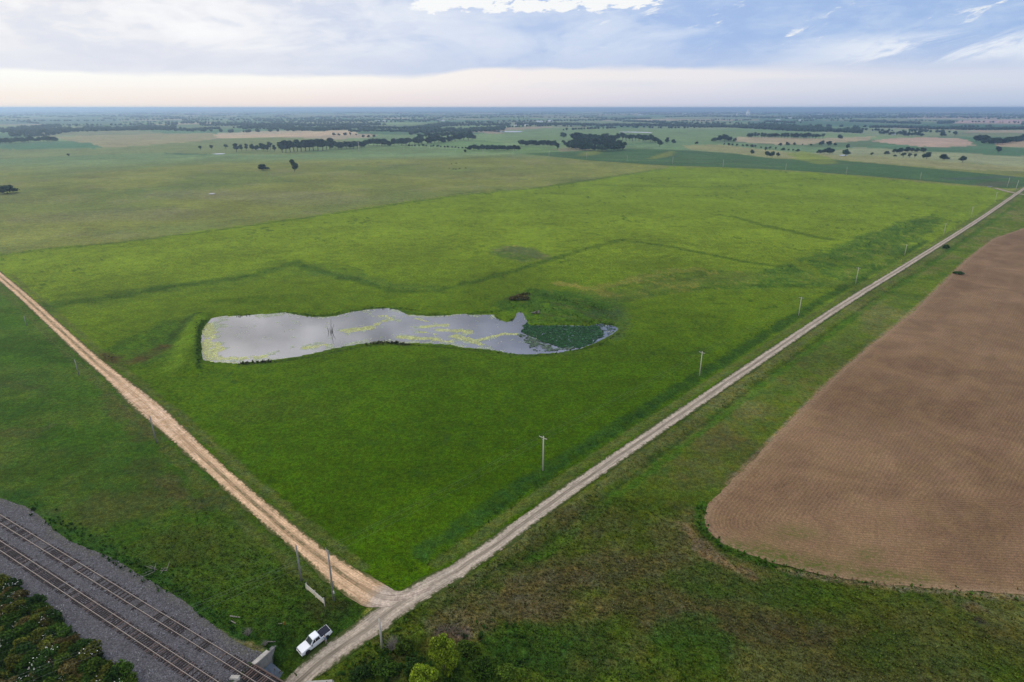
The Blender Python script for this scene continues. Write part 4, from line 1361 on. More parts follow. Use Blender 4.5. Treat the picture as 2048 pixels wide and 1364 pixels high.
# lily pads
LILY = unl([(1036, 664), (1052, 640), (1117, 640), (1180, 642), (1204, 652), (1212, 672), (1192, 688), (1160, 698), (1118, 697), (1082, 684), (1056, 672)], WATER_Z)
LIL2 = unl([(1030, 668), (1060, 670), (1085, 682), (1120, 694), (1165, 694), (1150, 700), (1110, 704), (1062, 704), (1050, 690)], WATER_Z)
LIL3 = unl([(1190, 645), (1210, 640), (1240, 648), (1244, 659), (1222, 672), (1200, 680), (1192, 664)], WATER_Z)
lx, ly, lc = [], [], []
for poly, cnt, cc in ((LILY, 7200, (.030, .085, .030)), (LIL2, 1700, (.11, .155, .10)), (LIL3, 500, (.05, .10, .055))):
    lo, hi = poly.min(0), poly.max(0)
    q = RNG.uniform(lo, hi, (cnt * 3, 2))
    q = q[inside(q[:, 0], q[:, 1], poly) & inside(q[:, 0], q[:, 1], PB)]
    dl, _, _ = dist_poly(q[:, 0], q[:, 1], poly, True)
    q = q[sm(0, 3.5, dl) + .9 * (fbm(q[:, 0], q[:, 1], 4.0, 4, 8) - .25) > .45][:cnt]
    if cnt < 2000:
        q = q[fbm(q[:, 0], q[:, 1], 2.0, 4, 77) > .46]
    lx.append(q[:, 0])
    ly.append(q[:, 1])
    lc.append(np.array(cc) * (.55 + .9 * RNG.random((len(q), 1)) ** 1.5) * (1 + .9 * (RNG.random((len(q), 1)) > .93)))
lx, ly, lc = np.concatenate(lx), np.concatenate(ly), np.concatenate(lc)
V, F = discs(lx, ly, WATER_Z + .02 + .22 * RNG.random(len(lx)), .17 + .15 * RNG.random(len(lx)), 6, .12)
V[:, 2] += RNG.normal(0, .045, len(V))
V[:, 2] = np.maximum(V[:, 2], WATER_Z + .015)
me = mesh_np('lily_pads', V, F, M['weed'], False, np.repeat(lc, 6, 0))
tag(link('lily_pads', me), 'dense dark green lily pads covering the narrow end of the pond', 'lily pads', kind='stuff')


# ------------------------------------------------------------------ weeds and grass tufts (real blades)
def tufts(name, x, y, size, col, blades=6, lean=.55, label=None, cat=None, z=None, width=.30):
    n = len(x)
    if z is None:
        z = height(x, y)
    k = blades
    ph = RNG.random((n, k)) * 6.283
    ln = lean * (.3 + RNG.random((n, k)))
    hgt = size[:, None] * (.6 + .6 * RNG.random((n, k)))
    off = size[:, None] * .28 * RNG.random((n, k))
    bx, by = x[:, None] + np.cos(ph) * off, y[:, None] + np.sin(ph) * off
    tx, ty = bx + np.cos(ph) * ln * hgt, by + np.sin(ph) * ln * hgt
    w = size[:, None] * width * (.6 + .8 * RNG.random((n, k)))
    px_, py_ = -np.sin(ph) * w, np.cos(ph) * w
    zz = np.repeat(z[:, None], k, 1)
    mx, my, mz = (bx + tx) * .5, (by + ty) * .5, zz + hgt * .62
    v = np.stack([
        np.stack([bx, by, zz - .05], -1),
        np.stack([mx + px_, my + py_, mz], -1),
        np.stack([tx, ty, zz + hgt], -1),
        np.stack([mx - px_, my - py_, mz], -1)], 2).reshape(-1, 3)
    F = np.arange(len(v)).reshape(-1, 4)
    cc = np.repeat(col, k, 0) * (.75 + .5 * RNG.random((n * k, 1)))
    me = mesh_np(name, v, F, M['weed'], False, np.repeat(cc, 4, 0))
    o = link(name, me)
    return tag(o, label, cat, kind='stuff')


wx_, wy_, ws_, wc_ = [], [], [], []


def weed_line(px, width, dens, size, col, z0=0.0, clump=.5):
    P = unl(px, z0) if z0 is not None else np.array(px)
    L = np.hypot(*np.diff(P, axis=0).T).sum()
    n = int(L * width * dens * .8)
    size = size * .72
    q = resample(P, L / max(n, 2))
    n = len(q)
    tn = np.gradient(q, axis=0)
    tn /= np.hypot(*tn.T)[:, None] + 1e-9
    off = RNG.normal(0, .5, n) * width
    al = RNG.uniform(-1, 1, n)
    x = q[:, 0] - tn[:, 1] * off + tn[:, 0] * al
    y = q[:, 1] + tn[:, 0] * off + tn[:, 1] * al
    m = vn(x / (width * .8 + 1), y / (width * .8 + 1), 5) > clump * RNG.random(n)
    x, y = x[m], y[m]
    m = ~inside(x, y, POND)
    x, y = x[m], y[m]
    wx_.append(x)
    wy_.append(y)
    ws_.append(size * (.55 + .9 * RNG.random(len(x))))
    wc_.append(np.asarray(col) * (.65 + .7 * RNG.random((len(x), 1))))


DK, MD, LT, DRY = (.036, .080, .010), (.046, .100, .009), (.085, .135, .012), (.20, .16, .08)
for a in [
    ([(85, 610), (230, 594), (330, 575), (480, 557), (600, 525)], 5., .10, .7, MD), ([(600, 532), (720, 562), (810, 585), (910, 573), (1100, 520), (1245, 480)], 3.5, .14, .6, MD), ([(640, 545), (720, 556), (800, 572), (860, 574)], 7., .12, .6, MD),
    ([(1245, 480), (1420, 509), (1560, 533)], 2.6, .14, .6, DK), ([(1440, 430), (1520, 449), (1655, 478)], 4., .06, .7, DK), ([(1550, 550), (1680, 508), (1800, 462), (1880, 430)], 9., .05, .8, DK), ([(1640, 520), (1770, 508)], 7., .06, .7, DK),
    ([(770, 1176), (950, 1062), (1150, 915), (1350, 775), (1560, 636)], 2.2, .7, .5, MD), ([(900, 1185), (1060, 1080), (1300, 905), (1600, 700)], 2.8, .9, .42, MD), ([(700, 1140), (580, 1035), (420, 885), (280, 760)], 1.6, .8, .40, LT),
    ([(1404, 1008), (1396, 1035), (1408, 1068), (1450, 1098), (1520, 1124), (1570, 1143)], 1.3, 5., .65, (.040, .105, .008)), ([(1560, 1140), (1780, 1178), (2048, 1198)], 1.6, 2.2, .5, MD), ([(1560, 1136), (1780, 1172), (2048, 1192)], .7, 2., .35, DRY),
    ([(400, 742), (397, 690), (400, 650), (430, 634), (500, 628)], 1.1, 2.4, .7, DK), ([(560, 622), (640, 631), (740, 614), (800, 615), (880, 629), (1000, 622)], 1.2, 2.0, .6, DK), ([(478, 728), (560, 722), (640, 710), (720, 693), (800, 688), (930, 698), (1080, 711), (1200, 690), (1245, 660)], .9, 2.4, .55, MD),
    ([(478, 727), (545, 722)], 1.0, 3., 1.1, (.055, .062, .022)), ([(735, 689), (780, 683), (815, 689)], 1.2, 3.5, 1.1, (.06, .066, .024)), ([(1050, 640), (1120, 642), (1230, 646)], 5., .6, .6, (.06, .115, .010)), ([(1056, 649), (1117, 649.5), (1176, 650.5), (1204, 645), (1236, 650)], 1.4, 3.2, .75, (.055, .115, .012)), ([(1040, 622), (1052, 640), (1058, 650)], .8, 3., .6, (.07, .10, .02)), ([(985, 628), (1002, 640), (1016, 643), (1030, 634)], .9, 3., .55, (.06, .115, .012)),
    ([(1010, 608), (1100, 620), (1160, 634)], 5., .5, .7, MD), ([(1080, 590), (1190, 612), (1225, 635)], 5., .8, .6, MD), ([(1018, 598), (1040, 592), (1056, 589)], 1.8, 2.5, 1.2, (.060, .050, .022)),
    ([(205, 706), (250, 716), (300, 706)], 7., .35, .6, (.075, .058, .024)), 
    ([(60, 1012), (170, 1085), (300, 1150), (400, 1215), (500, 1290)], 2.2, 2.4, .6, (.028, .078, .010)), ([(420, 1258), (470, 1285), (525, 1300)], .9, 4., .45, DRY), ([(560, 1300), (575, 1275), (610, 1240)], 3., 1.6, .7, DK), ([(640, 1225), (700, 1240), (730, 1215)], 3., 1.6, .6, MD),
]:
    weed_line(*a)
# east verge of the sunken road and the draw
for px, w_, d_, s_, c_ in [([(660, 1345), (720, 1300), (800, 1250), (900, 1180)], 2.0, 3.0, .6, MD), ([(690, 1360), (760, 1320), (830, 1300)], 5., 2.4, .8, DK), ([(720, 1345), (800, 1335), (850, 1345)], 4., 2.4, .9, (.026, .070, .012)), ([(930, 1290), (1000, 1320), (1060, 1345)], 5., 2.0, .8, (.032, .080, .010)), ([(1100, 1350), (1250, 1350), (1400, 1352)], 5., 1.2, .6, MD)]:
    weed_line(px, w_, d_, s_, c_, -2.0)

# general roughness close to the camera
for poly_px, n, size, cols in (([(640, 1372), (760, 1262), (900, 1165), (1180, 985), (1400, 1020), (1405, 1070), (1560, 1140), (2060, 1200), (2060, 1372)], 19000, .27, [(.050, .082, .012), (.085, .085, .030), (.040, .090, .010), (.12, .10, .05), (.065, .080, .014)]),
                                ([(0, 800), (300, 905), (520, 1090), (720, 1215), (640, 1240), (540, 1290), (300, 1160), (0, 1000)], 12000, .27, [(.038, .070, .009), (.058, .072, .016), (.034, .084, .008), (.085, .075, .030)])):
    P = unl(poly_px)
    lo, hi = P.min(0), P.max(0)
    q = RNG.uniform(lo, hi, (n * 3, 2))
    q = q[inside(q[:, 0], q[:, 1], P)][:n]
    de, _, _ = dist_poly(q[:, 0], q[:, 1], ROAD_E)
    dw, _, _ = dist_poly(q[:, 0], q[:, 1], ROAD_W)
    rq = np.hypot(q[:, 0], q[:, 1])
    q = q[(np.minimum(de, dw) > 3.2) & ~inside(q[:, 0], q[:, 1], FIELD) & (RNG.random(len(q)) > sm(95, 150, rq))]
    base = paint(q[:, 0], q[:, 1])
    pick = np.array(cols)[RNG.integers(0, len(cols), len(q))]
    wx_.append(q[:, 0])
    wy_.append(q[:, 1])
    ws_.append(size * (.5 + RNG.random(len(q))))
    wc_.append((base * .75 + pick * np.array((.9, 1.05, .7)) * .25) * 1.3)
X_, Y_, S_, C_ = np.concatenate(wx_), np.concatenate(wy_), np.concatenate(ws_), np.concatenate(wc_)
bn = X_ * NN[0] + Y_ * NN[1]
bs = X_ * TT[0] + Y_ * TT[1]
de_, _, _ = dist_poly(X_, Y_, ROAD_E)
dw_, _, _ = dist_poly(X_, Y_, ROAD_W)
ok = ~((bn < 48.6) & (bn > 36)) & (de_ > 2.7) & (dw_ > 2.9)
tufts('weeds', X_[ok], Y_[ok], S_[ok], C_[ok], 5, .6, 'tall weeds and grass tufts along ditches, verges and the pond shore', 'weeds')

# ------------------------------------------------------------------ railway
BUP = chaikin(np.array([(p[0], p[1]) for p in unl(BALLAST_PX)]), 1)
low_px = [(-60, 1120), (0, 1168), (40, 1184), (60, 1208), (120, 1244), (160, 1283), (200, 1313), (240, 1343), (270, 1372), (300, 1400)]
BLO = unl(low_px, -.3)
poly = np.vstack([BUP, [st(S_AB0, 48.9)], [st(S_AB0, 36.0)], [st(S_AB0, 31.5)], BLO[::-1]])


def bed_h(x, y):
    return height(x, y, False)


me, V, _ = sheet('railway_ballast', poly, .9, .04, M['ballast'], .25, closed_res=.6)
cb = np.tile(np.array((.082, .075, .080)), (len(V), 1))
nv = V[:, 0] * NN[0] + V[:, 1] * NN[1]
pale = (1 - sm(36, 39, nv))[:, None]
cb = cb * (1 - pale) + np.array((.098, .092, .097)) * pale
f = sm(.5, .72, fbm(V[:, 0], V[:, 1], 5., 4, 3))[:, None] * .35
cb = cb * (1 - f) + np.array((.085, .078, .085)) * f
for nc in (NC_UP, NC_LO):
    q = (1 - sm(.5, 1.3, np.abs(nv - nc)))[:, None] * .55
    cb = cb * (1 - q) + np.array((.082, .071, .065)) * q
dB, _, _ = dist_poly(V[:, 0], V[:, 1], BUP)
q = ((1 - sm(.2, 2.2, dB + 1.6 * (vn(V[:, 0] / 1.5, V[:, 1] / 1.5, 6) - .5)))[:, None]) * .5
cb = cb * (1 - q) + np.array((.090, .085, .052)) * q
add_col(me, 'col', cb)
tag(link('railway_ballast', me), kind='structure')

# loose stones on the ballast
lo, hi = poly.min(0), poly.max(0)
q = RNG.uniform(lo, hi, (60000, 2))
q = q[inside(q[:, 0], q[:, 1], poly)]
q = q[np.hypot(q[:, 0], q[:, 1]) < 175][:15000]
oc = np.array([(1, 0, 0), (-1, 0, 0), (0, 1, 0), (0, -1, 0), (0, 0, 1)], float)
of = np.array([(0, 2, 4), (2, 1, 4), (1, 3, 4), (3, 0, 4)])
n = len(q)
rs = (.06 + .10 * RNG.random(n) ** 2)[:, None, None]
V = oc[None] * rs * (.7 + .6 * RNG.random((n, 5, 3)))
V[:, :, 0] += q[:, 0:1]
V[:, :, 1] += q[:, 1:2]
V[:, :, 2] += (height(q[:, 0], q[:, 1], False) + .035)[:, None]
F = (of[None] + (np.arange(n) * 5)[:, None, None]).reshape(-1, 3)
sc_ = np.array((.125, .12, .128)) * (.5 + 1.1 * RNG.random((n, 1)) ** 1.3)
me = mesh_np('ballast_stones', V.reshape(-1, 3), F, M['weed'], False, np.repeat(sc_, 5, 0))
tag(link('ballast_stones', me), 'loose grey stones scattered over the railway ballast', 'stones', kind='stuff')

TIE_ME = MB().box((0, 0, 0), (2.6, .235, .18)).me('tie', M['tie'], .015)
TIE2_ME = MB().box((0, 0, 0), (2.6, .235, .18)).me('tie', M['tie2'], .015)
TANG = math.atan2(TT[1], TT[0])


def rail_mesh(name, s0, s1):
    prof = [(-.075, 0), (.075, 0), (.075, .02), (.018, .035), (.018, .115), (.040, .13), (.040, .165), (-.040, .165), (-.040, .13), (-.018, .115), (-.018, .035), (-.075, .02)]
    return MB().loft([[(s, a, z) for a, z in prof] for s in np.linspace(s0, s1, 8)])


def make_track(nc, label, ratio, s0, s1, seed):
    rng = random.Random(seed)
    base = st(0, nc)
    t = empty('railway_track', (base[0], base[1], 0), TANG)
    tag(t, label, 'railway track')
    tie_top = RAIL_Z - .165
    for sgn in (-1, 1):
        r = rail_mesh('rail', s0, s1).obj('rail', M['rail'], t)
        r.location = (0, sgn * .755, tie_top)
        tp = MB().loft([[(s, a, z) for a, z in ((-.034, 0), (.034, 0), (.034, .006), (-.034, .006))] for s in (s0, s1)]).obj('rail_head', M['railtop'], r)
        tp.location = (0, 0, .166)
    s = s0 + .2
    first = True
    while s < s1:
        bridge = s > S_AB0 - .6
        if bridge or rng.random() < ratio + .25 * math.sin(s * .35 + seed):
            o = bpy.data.objects.new('tie', TIE2_ME if rng.random() < (.45 if bridge else .18) else TIE_ME)
            C.objects.link(o)
            o.parent = t
            o.location = (s + rng.uniform(-.04, .04), rng.uniform(-.06, .06), tie_top - .09 + (0 if bridge else rng.uniform(0, .035)))
            o.rotation_euler = (0, 0, math.pi / 2 + rng.uniform(-.025, .025))
        s += .46 if bridge else .53
    return t


make_track(NC_UP, 'railway track nearer the pasture, sleepers half buried in ballast', .42, -168., -58., 3)
make_track(NC_LO, 'railway track nearer the dark shrubs, sleepers closely spaced and exposed', .96, -168., -60., 8)

# bridge over the sunken road
br = empty('railway_bridge', (0, 0, 0), 0)
tag(br, 'concrete railway underpass with angled wing wall over the gravel road', 'bridge')


def slab(mb, pts_top, zt, zb):
    """prism over plan points given as (s, n)"""
    zt = zt if isinstance(zt, (list, tuple)) else [zt] * len(pts_top)
    a = [st(*p) for p in pts_top]
    n = len(a)
    v = [(p[0], p[1], zb) for p in a] + [(p[0], p[1], z) for p, z in zip(a, zt)]
    f = [tuple(range(n))[::-1], tuple(range(n, 2 * n))] + [(i, (i + 1) % n, n + (i + 1) % n, n + i) for i in range(n)]
    return mb.add(v, f)


slab(MB(), [(S_AB0 - .9, 34), (S_AB0, 34), (S_AB0, 49.3), (S_AB0 - .9, 49.3)], -.05, UNDER_Z - .6).obj('abutment', M['conc'], br)
slab(MB(), [(S_AB0 - .75, 46.4), (S_AB0 + .05, 46.4), (S_AB0 + .05, 49.4), (S_AB0 - .75, 49.4)], .16, -.045).obj('coping', M['conclight'], br)
slab(MB(), [(S_AB0 - .6, 49.32), (S_AB0 - .02, 49.32), (S_AB0 - 1.05, 51.6), (S_AB0 - 1.65, 51.4)], [-.05, -.05, -1.05, -1.05], UNDER_Z - .6).obj('wing_wall', M['conc'], br)
slab(MB(), [(S_AB0 - 1.65, 51.42), (S_AB0 - 1.07, 51.62), (S_AB0 - 2.0, 53.6), (S_AB0 - 2.55, 53.3)], [-1.3, -1.3, -2.3, -2.3], UNDER_Z - .6).obj('wing_wall', M['conc'], br)
slab(MB(), [(S_AB1, 34), (S_AB1 + .9, 34), (S_AB1 + .9, 48.3), (S_AB1, 48.3)], -.05, UNDER_Z - .6).obj('abutment', M['conc'], br)
slab(MB(), [(S_AB1 - .05, 46.4), (S_AB1 + .75, 46.4), (S_AB1 + .75, 48.4), (S_AB1 - .05, 48.4)], .16, -.045).obj('coping', M['conclight'], br)
slab(MB(), [(S_AB1, 48.32), (S_AB1 + .6, 48.32), (S_AB1 + 3.4, 50.5), (S_AB1 + 3.1, 51.0)], [-.05, -.05, -.6, -.6], UNDER_Z - .6).obj('wing_wall', M['conc'], br)
slab(MB(), [(S_AB1 + .02, 48.45), (S_AB1 + .45, 48.45), (S_AB1 + 3.1, 50.55), (S_AB1 + 2.85, 50.9)], [.10, .10, -.45, -.45], -.62).obj('coping', M['conclight'], br)
for nn in (NC_UP + .78, NC_UP - .78, NC_LO + .78, NC_LO - .78):
    slab(MB(), [(S_AB0 + .01, nn - .16), (S_AB1 - .01, nn - .16), (S_AB1 - .01, nn + .16), (S_AB0 + .01, nn + .16)], RAIL_Z - .35, -1.15).obj('girder', M['steel_and_shade'], br)
slab(MB(), [(S_AB0 + .06, NC_UP + 1.34), (S_AB1 - .06, NC_UP + 1.34), (S_AB1 - .06, NC_UP + 1.56), (S_AB0 + .06, NC_UP + 1.56)], RAIL_Z - .06, -.2).obj('guard_timber', M['tie2'], br)
# sloping concrete apron below the abutment; its blue-grey paints the deck's shadow
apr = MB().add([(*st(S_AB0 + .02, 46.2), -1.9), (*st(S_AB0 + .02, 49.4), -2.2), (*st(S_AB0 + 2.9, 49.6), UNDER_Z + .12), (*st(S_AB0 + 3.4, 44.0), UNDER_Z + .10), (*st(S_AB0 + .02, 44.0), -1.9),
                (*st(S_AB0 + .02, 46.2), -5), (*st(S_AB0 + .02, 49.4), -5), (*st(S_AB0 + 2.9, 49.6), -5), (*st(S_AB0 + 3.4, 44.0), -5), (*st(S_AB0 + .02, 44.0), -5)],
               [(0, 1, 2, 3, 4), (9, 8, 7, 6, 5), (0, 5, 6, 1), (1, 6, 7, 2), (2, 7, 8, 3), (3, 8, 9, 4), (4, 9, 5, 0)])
apr.obj('apron', M['steel_and_shade'], br)

# short leaning stakes and boards at the foot of the wing wall
for i, (px, py, hh, lx_, lab) in enumerate(((550, 1343, 1.1, .05, 'upright grey stake at the foot of the bridge wing wall'), (563, 1347, 1.0, -.05, 'grey stake beside the gravel road at the underpass'), (556, 1346, .8, .5, 'leaning grey board between two stakes by the underpass'))):
    X, Y = un(px, py, UNDER_Z + .6)
    zg = hz(float(X), float(Y))
    m = MB().tube([(0, 0, -.1), (lx_ * hh, .1 * lx_, hh)], .07, 6)
    o = m.obj('wooden_stake', M['dead'])
    o.location = (float(X), float(Y), zg)
    tag(o, lab, 'stake')
# weathered timber lying beyond the wing wall
for px0, px1, lab, th in (((533, 1285), (551, 1284), 'pale fallen timber lying behind the wing wall', .10), ((460, 1233), (481, 1236), 'long grey board lying in grass by the tracks', .12), ((462, 1243), (472, 1248), 'short grey board beside the long board', .12), ((556, 1249), (565, 1248), 'thin white stick lying in dark grass', .07)):
    a, b = at1(*px0), at1(*px1)
    d = b - a
    m = MB().tube([(0, 0, .12), (d.x, d.y, d.z + .14)], [th, th * .8], 6)
    o = m.obj('fallen_board', M['dead'])
    o.location = a
    tag(o, lab, 'board')
# concrete block between the tracks
p = at1(470, 1356)
o = MB().box((0, 0, .12), (1.7, .8, .35), TANG + .5, .8).obj('concrete_block', M['conclight'])
o.location = p
tag(o, 'pale concrete block lying between the two tracks near the bridge', 'block')
p = at1(277, 1322)
o = MB().box((0, 0, .1), (.32, .26, .28), .4, .6).obj('white_stone', M['conclight'], None, .05)
o.location = p
tag(o, 'single whitish stone on the ballast beside the shrubs', 'stone')


# ------------------------------------------------------------------ foliage generators
def ico(sub=1):
    bm = bmesh.new()
    bmesh.ops.create_icosphere(bm, subdivisions=sub, radius=1)
    v = np.array([p.co[:] for p in bm.verts])
    f = np.array([[q.index for q in g.verts] for g in bm.faces])
    bm.free()
    return v, f


ICO1 = ico(1)
ICO2 = ico(2)


def crown_mesh(name, lobes, nleaf, leaf, base, tip, rng, core=.78, flat=.5, mat=None):
    """lobes: (x,y,z,rx,ry,rz). A ragged inner body plus many leaf-sized faces spread through the outer volume."""
    Vs, Fs4, Fs3, Cs = [], [], [], []
    nv = 0
    for L in lobes:
        v, f = ICO1
        v = v * (1 + .35 * (rng.random((len(v), 1)) - .5))
        vv = v * np.array(L[3:6]) * core + np.array(L[:3])
        Vs.append(vv)
        Fs3.append(f + nv)
        nv += len(vv)
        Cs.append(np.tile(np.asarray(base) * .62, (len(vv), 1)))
    vol = np.array([L[3] * L[4] + L[4] * L[5] + L[3] * L[5] for L in lobes])
    which = rng.choice(len(lobes), nleaf, p=vol / vol.sum())
    Lb = np.array(lobes)[which]
    d = rng.normal(size=(nleaf, 3))
    d[:, 2] = d[:, 2] * .9 + .25
    d /= np.linalg.norm(d, axis=1)[:, None]
    rad = .72 + .36 * rng.random(nleaf) ** .8
    c = Lb[:, :3] + d * Lb[:, 3:6] * rad[:, None]
    nrm = d * flat + rng.normal(size=(nleaf, 3)) * (1 - flat)
    nrm /= np.linalg.norm(nrm, axis=1)[:, None]
    a = np.cross(nrm, rng.normal(size=(nleaf, 3)))
    a /= np.linalg.norm(a, axis=1)[:, None]
    b = np.cross(nrm, a)
    s = leaf * (.6 + .8 * rng.random(nleaf))[:, None]
    q = np.stack([c + a * s, c + b * s * .8, c - a * s, c - b * s * .8], 1).reshape(-1, 3)
    Vs.append(q)
    Fs4.append(np.arange(nleaf * 4).reshape(-1, 4) + nv)
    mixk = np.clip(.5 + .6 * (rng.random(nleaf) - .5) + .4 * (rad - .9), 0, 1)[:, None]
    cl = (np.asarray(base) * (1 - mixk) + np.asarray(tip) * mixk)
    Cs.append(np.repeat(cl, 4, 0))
    return mesh_np(name, np.vstack(Vs), [np.vstack(Fs3), np.vstack(Fs4)], mat or M['leaf'], False, np.vstack(Cs))


def trunk_mesh(h, r, rng, limbs=4, mat='bark', spread=.5):
    m = MB()
    m.tube([(0, 0, -.4), (.03 * h, 0, h * .3), (.01 * h, .03 * h, h * .62), (.02 * h, .02 * h, h * .9)], [r * 1.25, r, r * .7, r * .25], 7)
    for k in range(limbs):
        a = 2 * math.pi * k / limbs + rng.uniform(-.4, .4)
        z0 = h * rng.uniform(.28, .5)
        l = h * rng.uniform(.28, .42)
        m.tube([(.02 * h, .01 * h, z0), (math.cos(a) * l * spread, math.sin(a) * l * spread, z0 + l * .55), (math.cos(a) * l * spread * 1.5, math.sin(a) * l * spread * 1.5, z0 + l)], [r * .5, r * .32, r * .12], 5)
    return m.me('trunk', M[mat])


def lobes_round(rng, n, rx, h0, h1, squash=.8):
    out = []
    for _ in range(n):
        a = rng.random() * 6.283
        d = rx * .62 * math.sqrt(rng.random())
        t = rng.random()
        z = h0 + (h1 - h0) * (.2 + .62 * t)
        rr = rx * (.34 + .2 * rng.random()) * (1.05 - .35 * abs(t - .4))
        out.append((math.cos(a) * d * (1.1 - .55 * t), math.sin(a) * d * (1.1 - .55 * t), z, rr, rr, rr * squash))
    return out


# tree kinds: unit height 10 m
KINDS = []
GREENS = [((.016, .034, .014), (.034, .066, .024)), ((.019, .040, .016), (.045, .082, .028)), ((.015, .030, .015), (.030, .056, .025)), ((.026, .048, .022), (.055, .090, .038)), ((.030, .044, .024), (.064, .086, .045))]
krng = np.random.default_rng(5)
for k, (n, rx, h0, h1, ng, gi, th) in enumerate([(11, 5.2, 1.2, 10.2, 620, 0, 5.), (12, 4.0, 1.6, 10.2, 560, 1, 6.), (9, 3.3, 2.4, 10.3, 460, 2, 7.), (12, 6.6, .6, 9.6, 640, 0, 4.), (8, 3.0, 3.2, 10.2, 300, 3, 7.5), (10, 4.4, .2, 10.0, 560, 2, 4.), (7, 3.6, 2.0, 9.8, 220, 4, 7.), (12, 4.6, 1.0, 10.0, 600, 1, 5.)]):
    lb = lobes_round(krng, n, rx, h0, h1)
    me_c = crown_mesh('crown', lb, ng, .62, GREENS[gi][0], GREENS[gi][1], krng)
    me_t = trunk_mesh(th + 2, .28, random.Random(k), 4)
    KINDS.append((me_c, me_t))


def tree(loc, hgt, kind, label, group=None, name='tree', cat='tree', rz=None, wide=1.0):
    sc = hgt / 10.0
    o = empty(name, loc, random.random() * 6.28 if rz is None else rz, (sc * wide * 1.32, sc * wide * 1.32, sc))
    tag(o, label, cat, group)
    link('crown', KINDS[kind][0], o)
    link('trunk', KINDS[kind][1], o)
    return o


def px_height(px, py, top):
    """metres of something standing at a pixel whose top is seen at row top"""
    g = at1(px, py)
    b = -(top - CYP) / FPX
    dy = _cp + b * _sp
    dz = -_sp + b * _cp
    return CAMZ + g.y / dy * dz - g.z, g


def px_tree(px, py, top, kind, label, group=None, wide=1.0, name='tree', cat='tree'):
    h, g = px_height(px, py, top)
    return tree(g, max(h, 1.5), kind, label, group, name, cat, None, wide)


ORD = ['first', 'second', 'third', 'fourth', 'fifth', 'sixth', 'seventh', 'eighth', 'ninth', 'tenth', 'eleventh', 'twelfth', 'thirteenth', 'fourteenth', 'fifteenth', 'sixteenth']

# lone trees
px_tree(15, 387, 370, 3, 'broad dark round tree standing alone in the upper pasture at the picture edge', wide=1.45)
px_tree(527, 341, 328, 3, 'low round dark tree alone in the olive pasture', wide=1.15)
h_, g_ = px_height(589, 343, 318)
lone = empty('tree', g_, 0, h_ / 10)
tag(lone, 'tall leaning tree with a gap in its crown beside the low round one', 'tree')
lr = np.random.default_rng(77)
link('crown', crown_mesh('crown', [(-1.4, 0, 8.3, 1.7, 1.6, 1.5), (-.9, .4, 6.8, 1.8, 1.7, 1.4), (.2, 0, 5.6, 2.0, 1.9, 1.5), (1.4, -.3, 4.4, 2.2, 2.0, 1.5), (.4, .3, 3.0, 2.1, 2.0, 1.4), (1.8, 0, 5.8, 1.3, 1.3, 1.1), (-.5, -.4, 8.0, 1.3, 1.3, 1.1)], 620, .5, (.017, .034, .014), (.040, .070, .026), lr), lone)
link('trunk', trunk_mesh(6, .25, random.Random(4)), lone)
px_tree(138, 313, 306, 6, 'tiny sparse tree alone in the far pasture', wide=1.2)
px_tree(401, 301, 290, 4, 'thin grey-green tree, outermost of the loose line by the far pool', wide=.9)
px_tree(424, 299, 288, 6, 'pale sparse tree, second in the loose line by the far pool', wide=1.0)
px_tree(452, 298, 287, 4, 'small round-headed tree, third in the loose line by the far pool', wide=1.2)
px_tree(473, 304, 287, 2, 'dark upright tree on a bare trunk next to the farm trees', wide=1.1)
px_tree(541, 299, 281, 6, 'tall thin see-through tree rising above the farm trees', wide=.9)
px_tree(549, 303, 290, 2, 'narrow dark tree between the farm trees and the tall shelterbelt', wide=.9)
px_tree(1115, 299, 285, 1, 'dark tree standing in front of the hedge end beside the big wood', wide=.9)
px_tree(1127, 276, 264.5, 0, 'round tree alone in the field behind the big wood', wide=1.1)
px_tree(1127, 290, 279, 4, 'paler loose tree between the hedge and the big wood', wide=1.1)
px_tree(1503, 308, 298, 5, 'small dark cone-shaped tree on the dry strip', wide=.9)
px_tree(1680, 278, 269, 3, 'single rounded tree on the pale field past the long tree row', wide=.9)
px_tree(1690, 313, 298, 1, 'tall leafy tree beside the little white pool', wide=1.2)
px_tree(1695, 299, 288, 2, 'dark tree just behind the tree by the little white pool', wide=1.0)
px_tree(1853, 318, 304, 0, 'dense round dark tree standing forward of the tree clump', wide=1.05)
px_tree(1888, 320, 308, 3, 'broad lopsided tree alone past the round dark tree', wide=1.05)
px_tree(1925, 325, 311, 1, 'leafy tree farthest along the crop edge towards the crossing', wide=1.15)
px_tree(1996, 307, 292, 1, 'round tree alone in the dark green far field', wide=.95)
px_tree(1909, 273, 261, 4, 'upright tree alone on the far meadow past the farmstead', wide=1.0)
px_tree(1885, 273, 263, 3, 'rounded tree next to the upright one on the far meadow', wide=.8)
px_tree(930, 306, 298, 6, 'small bush-like tree in front of the dark hedge', wide=1.2)
px_tree(1393, 288, 283, 3, 'small dark bush alone on the green slope', wide=1.1, name='bush', cat='bush')
px_tree(1773, 309, 302, 3, 'low wide bush ahead of the tree clump', wide=1.1, name='bush', cat='bush')
px_tree(1743, 311, 304, 6, 'flat pale bush lying along the dry strip', wide=1.5, name='bush', cat='bush')


def row_of(group, label, items, jitter=.15):
    for i, (px, py, top, k, wd) in enumerate(sorted(items)):
        px_tree(px, py, top + random.uniform(-.6, .6), k, f'{ORD[i]} ' + label.replace('tree in', 'tree from the pasture side in'), group, wd * random.uniform(.9, 1.12))


